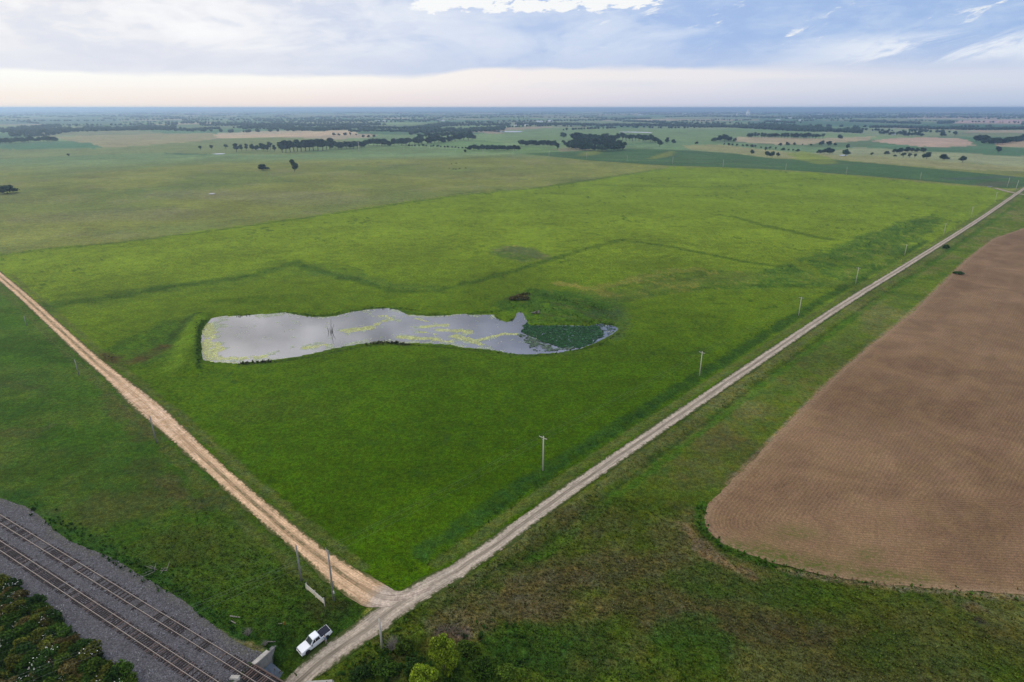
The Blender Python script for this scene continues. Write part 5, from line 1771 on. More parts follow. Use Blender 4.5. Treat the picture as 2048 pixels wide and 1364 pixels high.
def line_trees(group, label, pts, n, hpx, kinds, wd=1.0, dj=0.0, ref=None):
    P = np.array(pts, float)
    t = np.linspace(0, 1, n)
    acc = np.r_[0, np.cumsum(np.hypot(*np.diff(P, axis=0).T))]
    acc /= acc[-1]
    for i, q in enumerate(t):
        px = np.interp(q, acc, P[:, 0]) + random.uniform(-1.8, 1.8)
        py = np.interp(q, acc, P[:, 1]) + random.uniform(-dj, dj)
        h = random.uniform(*hpx)
        px_tree(px, py, py - h, random.choice(kinds), f'{ORD[i]} {ref}' if ref else label, group, wd * random.uniform(.85, 1.2))


line_trees('farm trees round the white trailer', 'dark tree close round the white trailer by the far pool', [(484, 302), (496, 301.5), (509, 302.5), (528, 302), (536, 303)], 6, (13, 16), [0, 1, 2], .85, .8, 'tree of the clump round the white trailer, counted from the loose line')
line_trees('tall shelterbelt at the pasture edge', 'tall dark tree with bare trunks in the shelterbelt along the pasture edge', [(564, 304.5), (580, 305), (605, 303), (630, 301.5), (660, 300)], 13, (21, 25), [2, 4, 1, 2], .95, 1.2, 'tall tree of the shelterbelt, counted from the white trailer end')
line_trees('lower belt continuing the shelterbelt', 'dark tree in the lower belt that continues the tall shelterbelt', [(664, 298), (690, 297.5), (712, 297), (728, 294)], 10, (13, 16), [0, 1, 5], .95, 1.0, 'tree of the lower belt, counted from the tall shelterbelt')
line_trees('creek wood behind the pasture', 'dense dark tree in the creek wood beyond the pole line', [(738, 292), (770, 292), (810, 290.5), (850, 288), (890, 285), (925, 281), (944, 279)], 26, (12, 16), [0, 5, 7, 1], 1.05, 1.5)
line_trees('creek wood behind the pasture', 'dense dark tree in the creek wood beyond the pole line', [(840, 279), (880, 276), (920, 273), (940, 274)], 10, (11, 14), [0, 1, 7], 1.1, 1.5)
line_trees('clipped hedge of small trees', 'small dark tree in the thin hedge below the creek wood', [(818, 293), (850, 293), (880, 294.5), (910, 296), (938, 298)], 18, (3.5, 5.5), [0, 5], 1.1, .3)
line_trees('even dark hedge', 'dark tree in the even hedge', [(942, 300), (970, 300.5), (1000, 301), (1036, 300.5)], 16, (10.5, 12), [5, 0, 7], .95, .3, 'tree of the even dark hedge, counted from the creek wood end')
line_trees('hedge beside the big wood', 'dark tree in the straight hedge running up to the big wood', [(1041, 291), (1065, 292), (1090, 292), (1110, 292)], 14, (11, 13.5), [5, 0, 1], .95, .5, 'tree of the straight hedge, counted towards the big wood')
line_trees('big wood', 'dark tree in the front of the big wood beyond the pole line', [(1138, 296), (1155, 299), (1180, 301.5), (1210, 302.5), (1235, 301.5), (1245, 299)], 20, (13, 17), [0, 5, 7, 1], 1.0, .8)
line_trees('big wood', 'dark tree in the front of the big wood beyond the pole line', [(1150, 292), (1180, 293), (1215, 294), (1240, 295)], 14, (14, 18), [0, 5, 7, 1], 1.05, 1.5)
line_trees('big wood back rows', 'tree in the back rows of the big wood', [(1152, 282), (1175, 284), (1200, 285), (1225, 285)], 12, (15, 19), [0, 1, 7], 1.05, 1.5)
line_trees('wood tail', 'tree in the tail of the big wood running along the field', [(1224, 280), (1245, 281), (1265, 282), (1290, 284), (1312, 285)], 14, (11, 17), [1, 4, 7], .95, .8, 'tree of the wood tail, counted outward from the big wood')
row_of('pair at the wood tail end', 'tree in the group past the wood tail', [(1319, 293, 279, 1, 1.0), (1334, 288, 275, 2, 1.0), (1346, 288, 278, 0, .9)])
row_of('mounded clump on the slope', 'dark tree in the mounded clump on the green slope', [(1428, 283, 275, 3, 1.0), (1440, 283, 270, 0, 1.0), (1449, 283, 267, 1, 1.0), (1460, 283, 273, 0, 1.0), (1469, 283, 276, 3, .9), (1452, 281, 269, 7, 1.0)])
line_trees('long tree row on the far field', 'tree in the long straight row on the far pale field', [(1498, 275.5), (1530, 276), (1570, 276.5), (1610, 277), (1645, 277)], 24, (9.5, 12), [4, 1, 0, 2], .95, .4)
line_trees('scrub on the dry strip', 'loose grey-green scrub tree on the dry strip behind the crop', [(1447, 291), (1465, 292), (1490, 294.5), (1515, 296.5), (1550, 299)], 12, (4.5, 8), [6, 4, 1], 1.1, 1.0, 'scrub tree on the dry strip, counted from the mounded clump side')
line_trees('scrub on the dry strip', 'loose grey-green scrub tree on the dry strip behind the crop', [(1565, 301), (1580, 302), (1596, 303)], 4, (4, 6.5), [6, 3], 1.2, .6, 'low scrub tree at the far end of the dry strip scrub')
row_of('dark group on the dry strip edge', 'dark tree in the close group beside the crop field', [(1534, 314, 302, 1, 1.0), (1544, 314.5, 303, 0, 1.0), (1555, 314, 304, 1, 1.0), (1531, 302, 293, 6, 1.0)])
row_of('hedge group behind the scrub', 'tree in the short hedge group behind the scrub', [(1560, 291.5, 286, 3, 1.0), (1574, 291.5, 284, 0, 1.0), (1588, 291.5, 284, 1, .9), (1605, 291, 286, 6, 1.0), (1622, 291, 287, 3, 1.0), (1643, 291.5, 281, 0, 1.0), (1657, 291.5, 282, 0, 1.1), (1670, 291, 286, 3, .9)])
row_of('low dark clump by the white pool', 'dark tree in the low clump by the white pool', [(1638, 307, 299, 3, .9), (1648, 307.5, 297, 0, 1.0), (1659, 308, 295, 0, 1.0), (1665, 307.5, 298, 1, .9)])
row_of('tree clump above the crop field', 'tree in the spread clump by the round dark tree', [(1788, 307, 297, 1, 1.0), (1799, 307, 295, 0, 1.0), (1815, 305, 294, 0, 1.1), (1824, 305, 295, 1, .9), (1834, 305, 296, 0, .9), (1846, 305, 295, 0, 1.0), (1806, 315, 304, 4, 1.2), (1819, 315, 305, 6, 1.2), (1829, 315, 306, 6, 1.0), (1790, 313, 309, 3, 1.3)])
line_trees('farmstead trees', 'dark tree sheltering the white farm buildings', [(1762, 269), (1772, 269), (1780, 270), (1801, 271), (1815, 272), (1830, 272.5), (1842, 272.5)], 14, (7, 10.5), [0, 1, 5], 1.0, .5, 'dark tree round the white farmstead, counted from its scrubby end')
line_trees('wood beside the far stubble', 'tree in the wood at the end of the far stubble field', [(1953, 283), (1965, 281), (1978, 287), (1995, 288.5), (2015, 287), (2032, 283), (2052, 280)], 20, (10, 15), [0, 1, 7], 1.1, 1.2)
line_trees('wood on the skyline slope at the pasture corner', 'dark tree in the wood above the dark green far strip', [(-6, 288), (20, 287), (45, 285.5), (72, 284), (95, 284), (113, 283.5)], 20, (8, 13), [0, 1, 7], 1.05, .8)
row_of('three trees on the stubble edge', 'tree in the small group on the tan stubble edge', [(668, 271, 265, 3, 1.0), (678, 271.5, 266, 0, 1.0), (690, 271.5, 264, 0, 1.0), (701, 271, 264, 1, .9), (712, 271, 267, 0, .8)])
row_of('pair of trees on green ground', 'tree in the pair below the stubble edge', [(727, 275, 269, 0, 1.0), (737, 275, 270, 3, 1.0), (748, 275, 269, 0, .9)])

# ------------------------------------------------------------------ far woods and hedgerows as one mass
cl = []


def belt(px, depth, n, hm, seed=0):
    """clumps along a pixel polyline, spread depth metres across"""
    P = unl(px)
    L = np.hypot(*np.diff(P, axis=0).T).sum()
    n = int(n * (.8 if np.mean([p[1] for p in px]) < 242 else 1.5))
    q = resample(P, L / n)
    r_ = np.random.default_rng(seed)
    off = r_.uniform(-.5, .5, len(q)) * depth
    v = q / np.hypot(*q.T)[:, None]
    q = q + v * off[:, None] + r_.normal(0, L / n * .7, q.shape)
    for a in q:
        cl.append((a[0], a[1], r_.uniform(*hm)))


for px, dep, n, hm in [
    ([(20, 268), (60, 268), (100, 266), (140, 262)], 500, 150, (9, 15)), ([(0, 264), (60, 258), (120, 254)], 500, 90, (8, 14)), ([(50, 273), (95, 271)], 60, 22, (5, 8)), ([(130, 263), (200, 261), (270, 258), (350, 256)], 380, 170, (9, 14)), ([(240, 262), (300, 259), (345, 262), (420, 258)], 40, 40, (6, 9)),
    ([(480, 257), (560, 257), (640, 261), (700, 258)], 300, 150, (10, 15)), ([(370, 262), (440, 258)], 60, 30, (7, 11)), ([(640, 260), (700, 255), (780, 257), (880, 255)], 250, 150, (9, 14)), ([(700, 264), (760, 263), (820, 264)], 80, 50, (7, 11)), ([(820, 266), (880, 262), (940, 262), (1010, 258)], 420, 170, (9, 14)), ([(840, 256), (900, 249), (960, 250), (1020, 251)], 520, 170, (9, 14)), ([(400, 250), (520, 250), (640, 252), (760, 249)], 500, 170, (9, 14)),
    ([(1030, 251), (1100, 250), (1200, 251), (1360, 252), (1440, 254), (1500, 257), (1600, 261), (1700, 264), (1722, 265)], 120, 420, (10, 16)), ([(1500, 252), (1560, 255), (1600, 257), (1660, 259)], 260, 110, (10, 15)), ([(1530, 243), (1580, 246)], 120, 30, (8, 13)),
    ([(1740, 255), (1790, 255), (1850, 257), (1950, 259), (2060, 259)], 140, 180, (9, 14)), ([(1820, 261), (1855, 262)], 30, 16, (6, 9)), ([(1875, 247), (1905, 246)], 150, 24, (12, 18)), ([(1250, 242), (1310, 246), (1340, 248)], 260, 60, (8, 12)), ([(1330, 234), (1420, 233), (1500, 235), (1600, 238), (1700, 238)], 500, 200, (9, 14)), ([(1000, 244), (1100, 243), (1200, 240), (1300, 237)], 420, 200, (9, 14)), ([(1700, 243), (1780, 245), (1840, 246)], 420, 140, (9, 14)),
    ([(1360, 243), (1430, 243)], 30, 18, (7, 10)), ([(1975, 289), (2048, 284)], 40, 20, (7, 11)), ([(540, 246), (700, 243), (880, 241)], 900, 160, (9, 14)), ([(0, 232), (200, 232), (400, 236)], 1500, 140, (9, 14)), ([(380, 240), (560, 238), (760, 235), (1000, 234)], 1800, 260, (9, 14)), ([(1600, 231), (1800, 233), (2048, 236)], 1800, 260, (9, 14)), ([(1700, 227), (2048, 229)], 2500, 160, (9, 14)), ([(1000, 228), (1400, 228), (1700, 227)], 2500, 240, (9, 14)), ([(0, 226), (500, 227), (1000, 225)], 3000, 220, (9, 14)),
]:
    belt(px, dep, n, hm, len(cl))
# hedgerows on the quarter-section grid
ca, sa = math.cos(math.radians(46.3)), math.sin(math.radians(46.3))
hr = np.random.default_rng(17)
for iu in range(-40, 60):
    for iv in range(-40, 60):
        for ax_ in (0, 1):
            cu, cv = iu * 402.5 * 1.0, iv * 402.5
            X = J[0] + cu * ca - cv * sa
            Y = J[1] + cu * sa + cv * ca
            r_ = math.hypot(X, Y)
            if Y < 500 or abs(X) > Y * 1.05 or r_ < 2600 or r_ > 15000:
                continue
            if hr.random() > .15:
                continue
            dx, dy = (ca, sa) if ax_ == 0 else (-sa, ca)
            ln = 402.5 * hr.uniform(.3, 1.0)
            n = int(ln / (9 + r_ / 900))
            for k in range(n):
                if hr.random() < .75:
                    t_ = k / n * ln
                    cl.append((X + dx * t_ + hr.normal(0, 3), Y + dy * t_ + hr.normal(0, 3), hr.uniform(6, 12)))
# creek woods wandering beyond
for k in range(26):
    a = hr.uniform(-.75, .75)
    r_ = hr.uniform(3200, 14000)
    X, Y = r_ * math.sin(a), r_ * math.cos(a)
    hd = hr.uniform(0, 6.28)
    for q in range(90):
        hd += hr.normal(0, .25)
        X += math.cos(hd) * 22
        Y += math.sin(hd) * 22
        if Y > 2400:
            cl.append((X + hr.normal(0, 16), Y + hr.normal(0, 16), hr.uniform(8, 14)))
cl = np.array(cl)
v0, f0 = ico(1)
n = len(cl)
crg = np.random.default_rng(3)
hh = cl[:, 2]
wdt = hh * crg.uniform(.42, .75, n) * np.clip(np.hypot(cl[:, 0], cl[:, 1]) / 4500, 1, 2.2)
vv = v0[None] * (1 + .5 * (crg.random((n, len(v0), 1)) - .5))
vv = np.stack([vv[:, :, 0] * wdt[:, None], vv[:, :, 1] * wdt[:, None], vv[:, :, 2] * (hh * .5)[:, None]], -1)
vv[:, :, 0] += cl[:, 0:1]
vv[:, :, 1] += cl[:, 1:2]
vv[:, :, 2] += (height(cl[:, 0], cl[:, 1]) + hh * .45)[:, None]
F = (f0[None] + (np.arange(n) * len(v0))[:, None, None]).reshape(-1, 3)
cc = np.array((.027, .050, .022)) * (.75 + .5 * crg.random((n, 1)))
me = mesh_np('distant_woods', vv.reshape(-1, 3), F, M['leaf'], False, np.repeat(cc, len(v0), 0))
tag(link('distant_woods', me), 'far woods, tree belts and hedgerows fading blue towards the horizon', 'woods', kind='stuff')


# ------------------------------------------------------------------ shrubs by the railway
SHR = []
srng = np.random.default_rng(21)
for k, (b_, t_) in enumerate([((.022, .048, .007), (.058, .110, .012)), ((.045, .058, .008), (.125, .130, .018)), ((.018, .042, .009), (.042, .085, .014)), ((.055, .048, .014), (.130, .098, .028)), ((.030, .058, .007), (.085, .130, .014))]):
    lb = []
    for _ in range(7):
        a = srng.random() * 6.28
        d = .75 * math.sqrt(srng.random())
        rr = .38 + .28 * srng.random()
        lb.append((math.cos(a) * d, math.sin(a) * d, .45 + .75 * srng.random(), rr, rr, rr * .85))
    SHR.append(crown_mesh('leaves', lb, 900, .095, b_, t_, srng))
STEM = MB()
for k in range(5):
    a = k * 1.256
    STEM.tube([(0, 0, -.1), (math.cos(a) * .25, math.sin(a) * .25, .5), (math.cos(a) * .55, math.sin(a) * .55, 1.1)], [.03, .022, .01], 4)
STEM = STEM.me('stem', M['bark'])
FLO = []
for k in range(3):
    n = 26
    q = srng.normal(0, .45, (n, 2))
    x, y = q[:, 0], q[:, 1]
    z = 1.15 + .25 * srng.random(n) - .25 * (x * x + y * y)
    V, F = discs(x, y, z, .025 + .04 * srng.random(n), 6, .3)
    FLO.append(mesh_np('flower_cluster', V, F, M['weed'], False, np.tile(np.array((.62, .62, .55)), (len(V), 1))))
SHRUB_POLY = unl([(-40, 1150), (0, 1172), (38, 1190), (60, 1212), (118, 1248), (158, 1288), (196, 1318), (235, 1348), (262, 1376), (262, 1420), (-60, 1420)], -.9)
lo, hi = SHRUB_POLY.min(0), SHRUB_POLY.max(0)
pts = []
prg = random.Random(9)
for _ in range(6000):
    x, y = prg.uniform(lo[0], hi[0]), prg.uniform(lo[1], hi[1])
    if not inside(np.array([x]), np.array([y]), SHRUB_POLY)[0]:
        continue
    if all((x - a) ** 2 + (y - b) ** 2 > 1.15 ** 2 for a, b in pts):
        pts.append((x, y))
    if len(pts) >= 150:
        break
for i, (x, y) in enumerate(pts):
    k = prg.choices(range(5), [4, 3, 4, 2.4, 3])[0]
    s = prg.uniform(.85, 1.55)
    o = empty('shrub', (x, y, hz(x, y)), prg.uniform(0, 6.28), (s * 1.15, s * 1.15, s * prg.uniform(.8, 1.3)))
    flowered = prg.random() < .30
    if flowered:
        tag(o, 'dark bushy shrub dotted with small white flowers beside the railway', 'shrub', 'white flowered shrubs beside the railway')
    else:
        tag(o, ['dense dark green shrub beside the railway', 'yellow-green shrub beside the railway', 'very dark green shrub beside the railway', 'brownish shrub going to seed beside the railway', 'mid green shrub beside the railway'][k], 'shrub', ['dark green railway shrubs', 'yellow-green railway shrubs', 'very dark railway shrubs', 'brownish railway shrubs', 'mid green railway shrubs'][k])
    link('leaves', SHR[k], o)
    link('stem', STEM, o)
    if flowered:
        tag(link('flower_cluster', FLO[i % 3], o), kind='stuff')

# dark understorey between them
q = RNG.uniform(lo, hi, (9000, 2))
q = q[inside(q[:, 0], q[:, 1], SHRUB_POLY)][:3200]
tufts('undergrowth', q[:, 0], q[:, 1], .5 + .5 * RNG.random(len(q)), np.array((.022, .040, .009)) * (.5 + RNG.random((len(q), 1))), 6, .6, 'dark tangled undergrowth between the railway shrubs', 'undergrowth')

# bright willows in the draw
wr = np.random.default_rng(31)
for (px, py, h, rx, lab, sq) in ((888, 1350, 7.4, 3.0, 'bright yellow-green rounded tree, larger of the two in the draw', 1.0), (848, 1404, 6.6, 2.8, 'bright yellow-green tree cut by the lower frame edge in the draw', 1.0)):
    g = at1(px, py)
    o = empty('tree', g, wr.random() * 6)
    tag(o, lab, 'tree')
    lb = []
    for k in range(22):
        a = wr.random() * 6.28
        t = wr.random()
        d = rx * (.25 + .65 * math.sqrt(wr.random())) * (1.0 - .45 * t)
        rr = .55 + .5 * wr.random()
        lb.append((math.cos(a) * d, math.sin(a) * d, h * (.20 + .72 * t), rr, rr, rr * 1.1))
    link('crown', crown_mesh('crown', lb, 7500, .115, (.075, .120, .008), (.230, .300, .022), wr, .72), o)
    link('trunk', trunk_mesh(h * .8, .16, random.Random(2), 5), o)
# darker leafy bushes around them
for i, (px, py, h, w_, lab) in enumerate(((905, 1362, 2.6, 1.7, 'dark green bush at the foot of the larger bright tree'), (812, 1305, 2.4, 1.6, 'mid green bush between the leaning pole and the bright trees'), (830, 1345, 2.2, 1.5, 'very dark bush in the channel beside the bright trees'), (770, 1345, 1.9, 2.2, 'low dark bush below the short pole'), (720, 1352, 1.7, 2.0, 'low dark bush on the bank of the sunken road'), (935, 1310, 2.0, 1.8, 'leafy bush just east of the larger bright tree'), (965, 1345, 2.0, 1.9, 'dark leafy bush at the head of the channel'), (1010, 1350, 1.5, 1.6, 'low green bush by the channel'))):
    g = at1(px, py)
    o = empty('bush', g, i * 1.3, (w_ * .95, w_ * .95, h * .72))
    tag(o, lab, 'bush')
    link('leaves', SHR[[0, 4, 2, 0, 2, 4, 0, 4][i]], o)
    link('stem', STEM, o)

# grey leafless shrubs
DRYM = MB()
dr = random.Random(12)
for k in range(60):
    a = dr.uniform(0, 6.28)
    l = dr.uniform(.7, 1.5)
    e = dr.uniform(.25, 1.0)
    p1 = (math.cos(a) * l * .4 * e, math.sin(a) * l * .4 * e, l * .5)
    p2 = (math.cos(a + .4) * l * .8 * e, math.sin(a + .4) * l * .8 * e, l)
    DRYM.tube([(0, 0, -.05), p1, p2], [.035, .024, .010], 4)
    p3 = (p1[0] + dr.uniform(-.4, .4), p1[1] + dr.uniform(-.4, .4), p1[2] + dr.uniform(.2, .6))
    DRYM.tube([p1, p3], [.02, .008], 4)
DRYM = DRYM.me('dry_shrub', M['dead'])
for px, py, s, lab in ((786, 1302, 1.75, 'grey leafless shrub at the foot of the short pole'), (496, 1272, 1.0, 'small grey dead weed clump in the grass by the tracks'), (530, 1292, .7, 'tiny dead weed clump above the bridge coping')):
    o = link('dead_shrub', DRYM)
    o.location = at1(px, py)
    o.scale = (s, s, s)
    tag(o, lab, 'dead shrub')

# red-brown shrub by the pond, debris and snags
RB = crown_mesh('leaves', [(-1.6, 0, .8, 1.3, 1.0, .8), (0, .2, 1.1, 1.5, 1.1, 1.0), (1.5, -.1, 1.0, 1.3, 1.0, .9), (2.4, .2, .6, .9, .8, .6)], 900, .20, (.060, .050, .018), (.135, .110, .040), wr)
o = empty('bush', at1(1037, 600), .1, (1.6, 1.3, 1.2))
tag(o, 'red-brown bush on the bank behind the lily pads', 'bush')
link('leaves', RB, o)
link('stem', STEM, o)
for px, py, w_, h, lab in ((1892, 498, 2.4, 2.6, 'dark bush on the verge beside the gravel road'), (1917, 549, 3.2, 1.6, 'low dark bush at the edge of the ploughed field'), (65, 1021, .7, .55, 'small green tuft bush growing on the ballast edge')):
    o = empty('bush', at1(px, py), 1.0, (w_ * .8, w_ * .8, h * .7))
    tag(o, lab, 'bush')
    link('leaves', SHR[2], o)
    link('stem', STEM, o)

sn = empty('dead_tree', (*un(662, 664, WATER_Z), WATER_Z))
tag(sn, 'bare dead branches sticking out of the pond water', 'dead tree')
TW = [((-.9, 0), (-1.5, .2), 2.2), ((-.2, .1), (-.5, .1), 1.8), ((.1, 0), (.5, .1), 5.6), ((.3, .1), (1.6, .2), 3.4), ((.6, 0), (.9, 0), 1.6)]
for a, b, hh_ in TW:
    MB().tube([(a[0], a[1], -.6), ((a[0] * .6 + b[0] * .4), a[1] + .1, hh_ * .5), (b[0], b[1], hh_)], [.14, .10, .04], 5).obj('branch', M['bark'], sn)

db = empty('driftwood_pile', at1(1072, 627))
tag(db, 'pile of pale broken logs on the pond bank', 'driftwood')
dr = random.Random(5)
for k in range(13):
    a = dr.uniform(0, 6.28)
    l = dr.uniform(1.2, 3.2)
    x, y = dr.uniform(-1.3, 1.3), dr.uniform(-.9, .9)
    z = dr.uniform(.15, .9)
    MB().tube([(x - math.cos(a) * l / 2, y - math.sin(a) * l / 2, z), (x, y, z + dr.uniform(0, .35)), (x + math.cos(a) * l / 2, y + math.sin(a) * l / 2, z + dr.uniform(-.1, .5))], [.15, .17, .10], 6).obj('log', M['dead'] if k % 3 else M['bark'], db)

bp = empty('brush_pile', at1(322, 1140))
tag(bp, 'tangle of pale dead branches in the grass beside the tracks', 'dead branches')
for k in range(12):
    a = dr.uniform(0, 6.28)
    l = dr.uniform(.8, 2.4)
    x, y = dr.uniform(-1.6, 1.6), dr.uniform(-.6, .6)
    MB().tube([(x, y, .05), (x + math.cos(a) * l * .5, y + math.sin(a) * l * .5, .35), (x + math.cos(a) * l, y + math.sin(a) * l, .25 + dr.uniform(0, .5))], [.06, .05, .02], 5).obj('branch', M['dead'], bp)


# ------------------------------------------------------------------ utility poles and wires
def make_pole(h, arm=True, mat='pole', ins=3, arml=2.4):
    t = empty('utility_pole')
    MB().tube([(0, 0, -.6), (0, 0, h * .5), (0, 0, h)], [.20, .17, .135], 10).obj('pole', M[mat], t, 0, True)
    if arm:
        MB().box((0, .14, h - .35), (arml, .11, .13)).obj('crossarm', M[mat], t, .01)
        for s in (-1, 1):
            MB().tube([(s * arml * .33, .15, h - .42), (0, .13, h - 1.0)], .022, 5).obj('brace', M['metal'], t)
        xs = (-arml * .46, arml * .18, arml * .46)[:ins]
        for x in xs:
            MB().tube([(x, .14, h - .28), (x, .14, h - .20), (x, .14, h - .08)], [.03, .06, .035], 8).obj('insulator', M['porcelain'], t)
    else:
        MB().tube([(0, 0, h), (0, 0, h + .12), (0, 0, h + .24)], [.03, .06, .035], 8).obj('insulator', M['porcelain'], t)
        MB().box((.13, 0, h - .9), (.06, .06, .5)).obj('neutral_bracket', M['metal'], t)
    return t


AE = math.atan2(ROAD_E[13][1] - ROAD_E[8][1], ROAD_E[13][0] - ROAD_E[8][0])
proto = make_pole(9.4)
east = []
EP = [(1086, 941, 872), (1399, 751, 703), (1597, 631, 594), (1711, 567, 535), (1809, 511, 489), (1887, 469, 447), (1942, 433, 413.5), (1990, 403, 384)]
for i, (px, py, top) in enumerate(EP):
    h, g = px_height(px, py, top)
    o = proto if i == 0 else copy_tree(proto)
    o.location = g
    k = h / 9.4
    o.scale = (k, k, k)
    o.rotation_euler = (random.uniform(-.012, .012), random.uniform(-.012, .012), AE + math.pi / 2 + random.uniform(-.04, .04))
    tag(o, f'pale crossarm pole, {ORD[i]} out from the junction along the gravel road', 'utility pole', 'utility poles along the gravel road')
    east.append((g, h))
h, g = px_height(668, 1201, 1101)
jp = make_pole(h, True, 'poledark', 3, 2.4)
jp.location = g
jp.rotation_euler = (0, 0, AE + math.pi / 2 - .35)
tag(jp, 'tall grey crossarm pole with white conduit by the slatted sign', 'utility pole')
MB().tube([(.2, 0, -.1), (.2, 0, 2.4), (.17, 0, 2.9)], .05, 6).obj('conduit', M['white'], jp)
MB().box((-.28, -.1, 2.1), (.32, .22, .45)).obj('meter_box', M['white'], jp, .03)
junction_pole = (g, h)
west = []
for i, (px, py, top, lab) in enumerate(((603, 1161, 1090, 'plain grey pole without crossarm beside the slatted sign'), (313, 885, 832, 'plain grey pole beside the widest bare part of the dirt road'), (158, 750, 720, 'plain grey pole beside the dirt road below the dam'), (53, 651, 632, 'farthest plain grey pole beside the dirt road'))):
    h, g = px_height(px, py, top)
    o = make_pole(h, False, 'poledark')
    o.location = g
    o.rotation_euler = (random.uniform(-.03, .03), random.uniform(-.03, .03), .3)
    tag(o, lab, 'utility pole', 'plain poles along the dirt road')
    west.append((g, h))
h, g = px_height(764, 1297, 1237)
o = make_pole(h, False, 'pole')
o.location = g
o.rotation_euler = (0, 0, .3)
tag(o, 'short pale pole on the bank between the sunken road and the grey leafless shrub', 'utility pole')
short_pole = (g, h)
# poles along the far edge of the crop field
FP = [(1840, 359, 345), (1692, 349, 334.5), (1571, 341, 327), (1446, 334, 319.5), (1345, 328, 313.5), (1254, 322.5, 310.5), (1173, 318, 305.5), (1098, 312.5, 299.5), (1027, 311, 297.5), (966, 308.5, 297.5), (911, 307, 296), (859, 304, 291), (808, 302.5, 292), (762, 296.5, 286), (718, 304, 283)]
pf = make_pole(8.5)
for i, (px, py, top) in enumerate(FP):
    h, g = px_height(px, py, top)
    o = pf if i == 0 else copy_tree(pf)
    o.location = g
    k = h / 8.5
    o.scale = (max(k, .9) * 1.0, max(k, .9), k)
    o.rotation_euler = (0, 0, AE + random.uniform(-.05, .05))
    tag(o, f'far utility pole, {ORD[i]} from the crossing along the crop field edge', 'utility pole', 'utility poles along the far pasture edge')
for px, py, top, lab in ((2014, 374, 355, 'pole at the far crossing beside the crop field'), (2031, 381, 360, 'pole on the corner of the far crossing')):
    h, g = px_height(px, py, top)
    o = make_pole(h, True, 'pole', 3, 2.0)
    o.location = g
    o.rotation_euler = (.03, .04, AE)
    tag(o, lab, 'utility pole')


def wire(pts, sag, label, r=.008):
    m = MB()
    for a, b in zip(pts[:-1], pts[1:]):
        a, b = Vector(a), Vector(b)
        q = []
        for k in range(9):
            t = k / 8
            p = a.lerp(b, t)
            p.z -= sag * 4 * t * (1 - t) * (b - a).length / 80
            q.append(p)
        m.tube(q, r, 3)
    o = m.obj('power_line', M['wire'])
    return tag(o, label, 'power line')


adx, ady = math.cos(AE + math.pi / 2), math.sin(AE + math.pi / 2)
for off, nm in ((-1.1, 'outer power line over the pasture side of the gravel road poles'), (.43, 'middle power line along the gravel road poles'), (1.1, 'power line on the road side of the gravel road poles')):
    pp = [(junction_pole[0].x + adx * off, junction_pole[0].y + ady * off, junction_pole[0].z + junction_pole[1] - .08)]
    for g, h in east:
        k = h / 9.4
        pp.append((g.x + adx * off * k, g.y + ady * off * k, g.z + h - .08))
    ex = Vector(pp[0]) - Vector(pp[1])
    pre = Vector(pp[0]) + ex.normalized() * 62 + Vector((-14, 4, -1.0))
    wire([tuple(pre)] + pp, 1.0, nm)
wp = [(g.x, g.y, g.z + h + .2) for g, h in west]
ex = (Vector(wp[0]) - Vector(wp[1])).normalized()
wire([tuple(Vector((short_pole[0].x, short_pole[0].y, short_pole[0].z + short_pole[1] + .2)))] + wp, 1.0, 'thin power line following the plain poles beside the dirt road')
wire([wp[0], (wp[0][0] - 46, wp[0][1] - 30, wp[0][2] - .5)], 1.0, 'thin power line crossing the railway from the plain pole by the sign')
wire([(wp[0][0], wp[0][1], wp[0][2] - 1.0), (wp[0][0] - 46, wp[0][1] - 30.5, wp[0][2] - 1.6)], 1.1, 'lower thin power line crossing the railway from the plain pole by the sign')

# ------------------------------------------------------------------ slatted sign by the junction
ga, gb = at1(613, 1181), at1(650, 1214)
sg = empty('slatted_sign', ga, math.atan2(gb.y - ga.y, gb.x - ga.x))
tag(sg, 'long low white slatted board sign on posts beside the dirt road junction', 'sign')
LS = math.hypot(gb.x - ga.x, gb.y - ga.y)
for x in (.15, LS * .5, LS - .15):
    MB().box((x, .07, .85), (.12, .10, 2.0)).obj('post', M['pole'], sg)
NSL = 7
for half_, (x0, x1, dz) in enumerate(((.0, LS * .495, 0.0), (LS * .505, LS, -.06))):
    for k in range(NSL):
        m_ = 'white' if k % 2 else ('cream' if k < 3 else 'white')
        o = MB().box(((x0 + x1) / 2, -.02 - .004 * (k % 2), .62 + dz + k * .165), (x1 - x0, .045, .135)).obj('slat', M[m_], sg, .008)
for x in (.03, LS - .03):
    MB().box((x, -.07, 1.12), (.09, .05, 1.22)).obj('end_batten', M['white'], sg, .008)

for px, py, lab in ((1826, 529, 'yellow marker post on the field side of the gravel road'), (1802, 524, 'yellow marker post on the pasture side of the gravel road')):
    m = MB().tube([(0, 0, -.2), (0, 0, 1.5)], .10, 6)
    o = m.obj('marker_post', M['yellow'])
    o.location = at1(px, py)
    tag(o, lab, 'marker post')
p = at1(568, 1250)
o = MB().tube([(0, 0, -.1), (.05, 0, .7)], .08, 6).obj('marker_post', simple('orange_plastic', (.45, .12, .03), .5))
o.location = p
tag(o, 'small orange marker in the dark grass above the underpass', 'marker post')


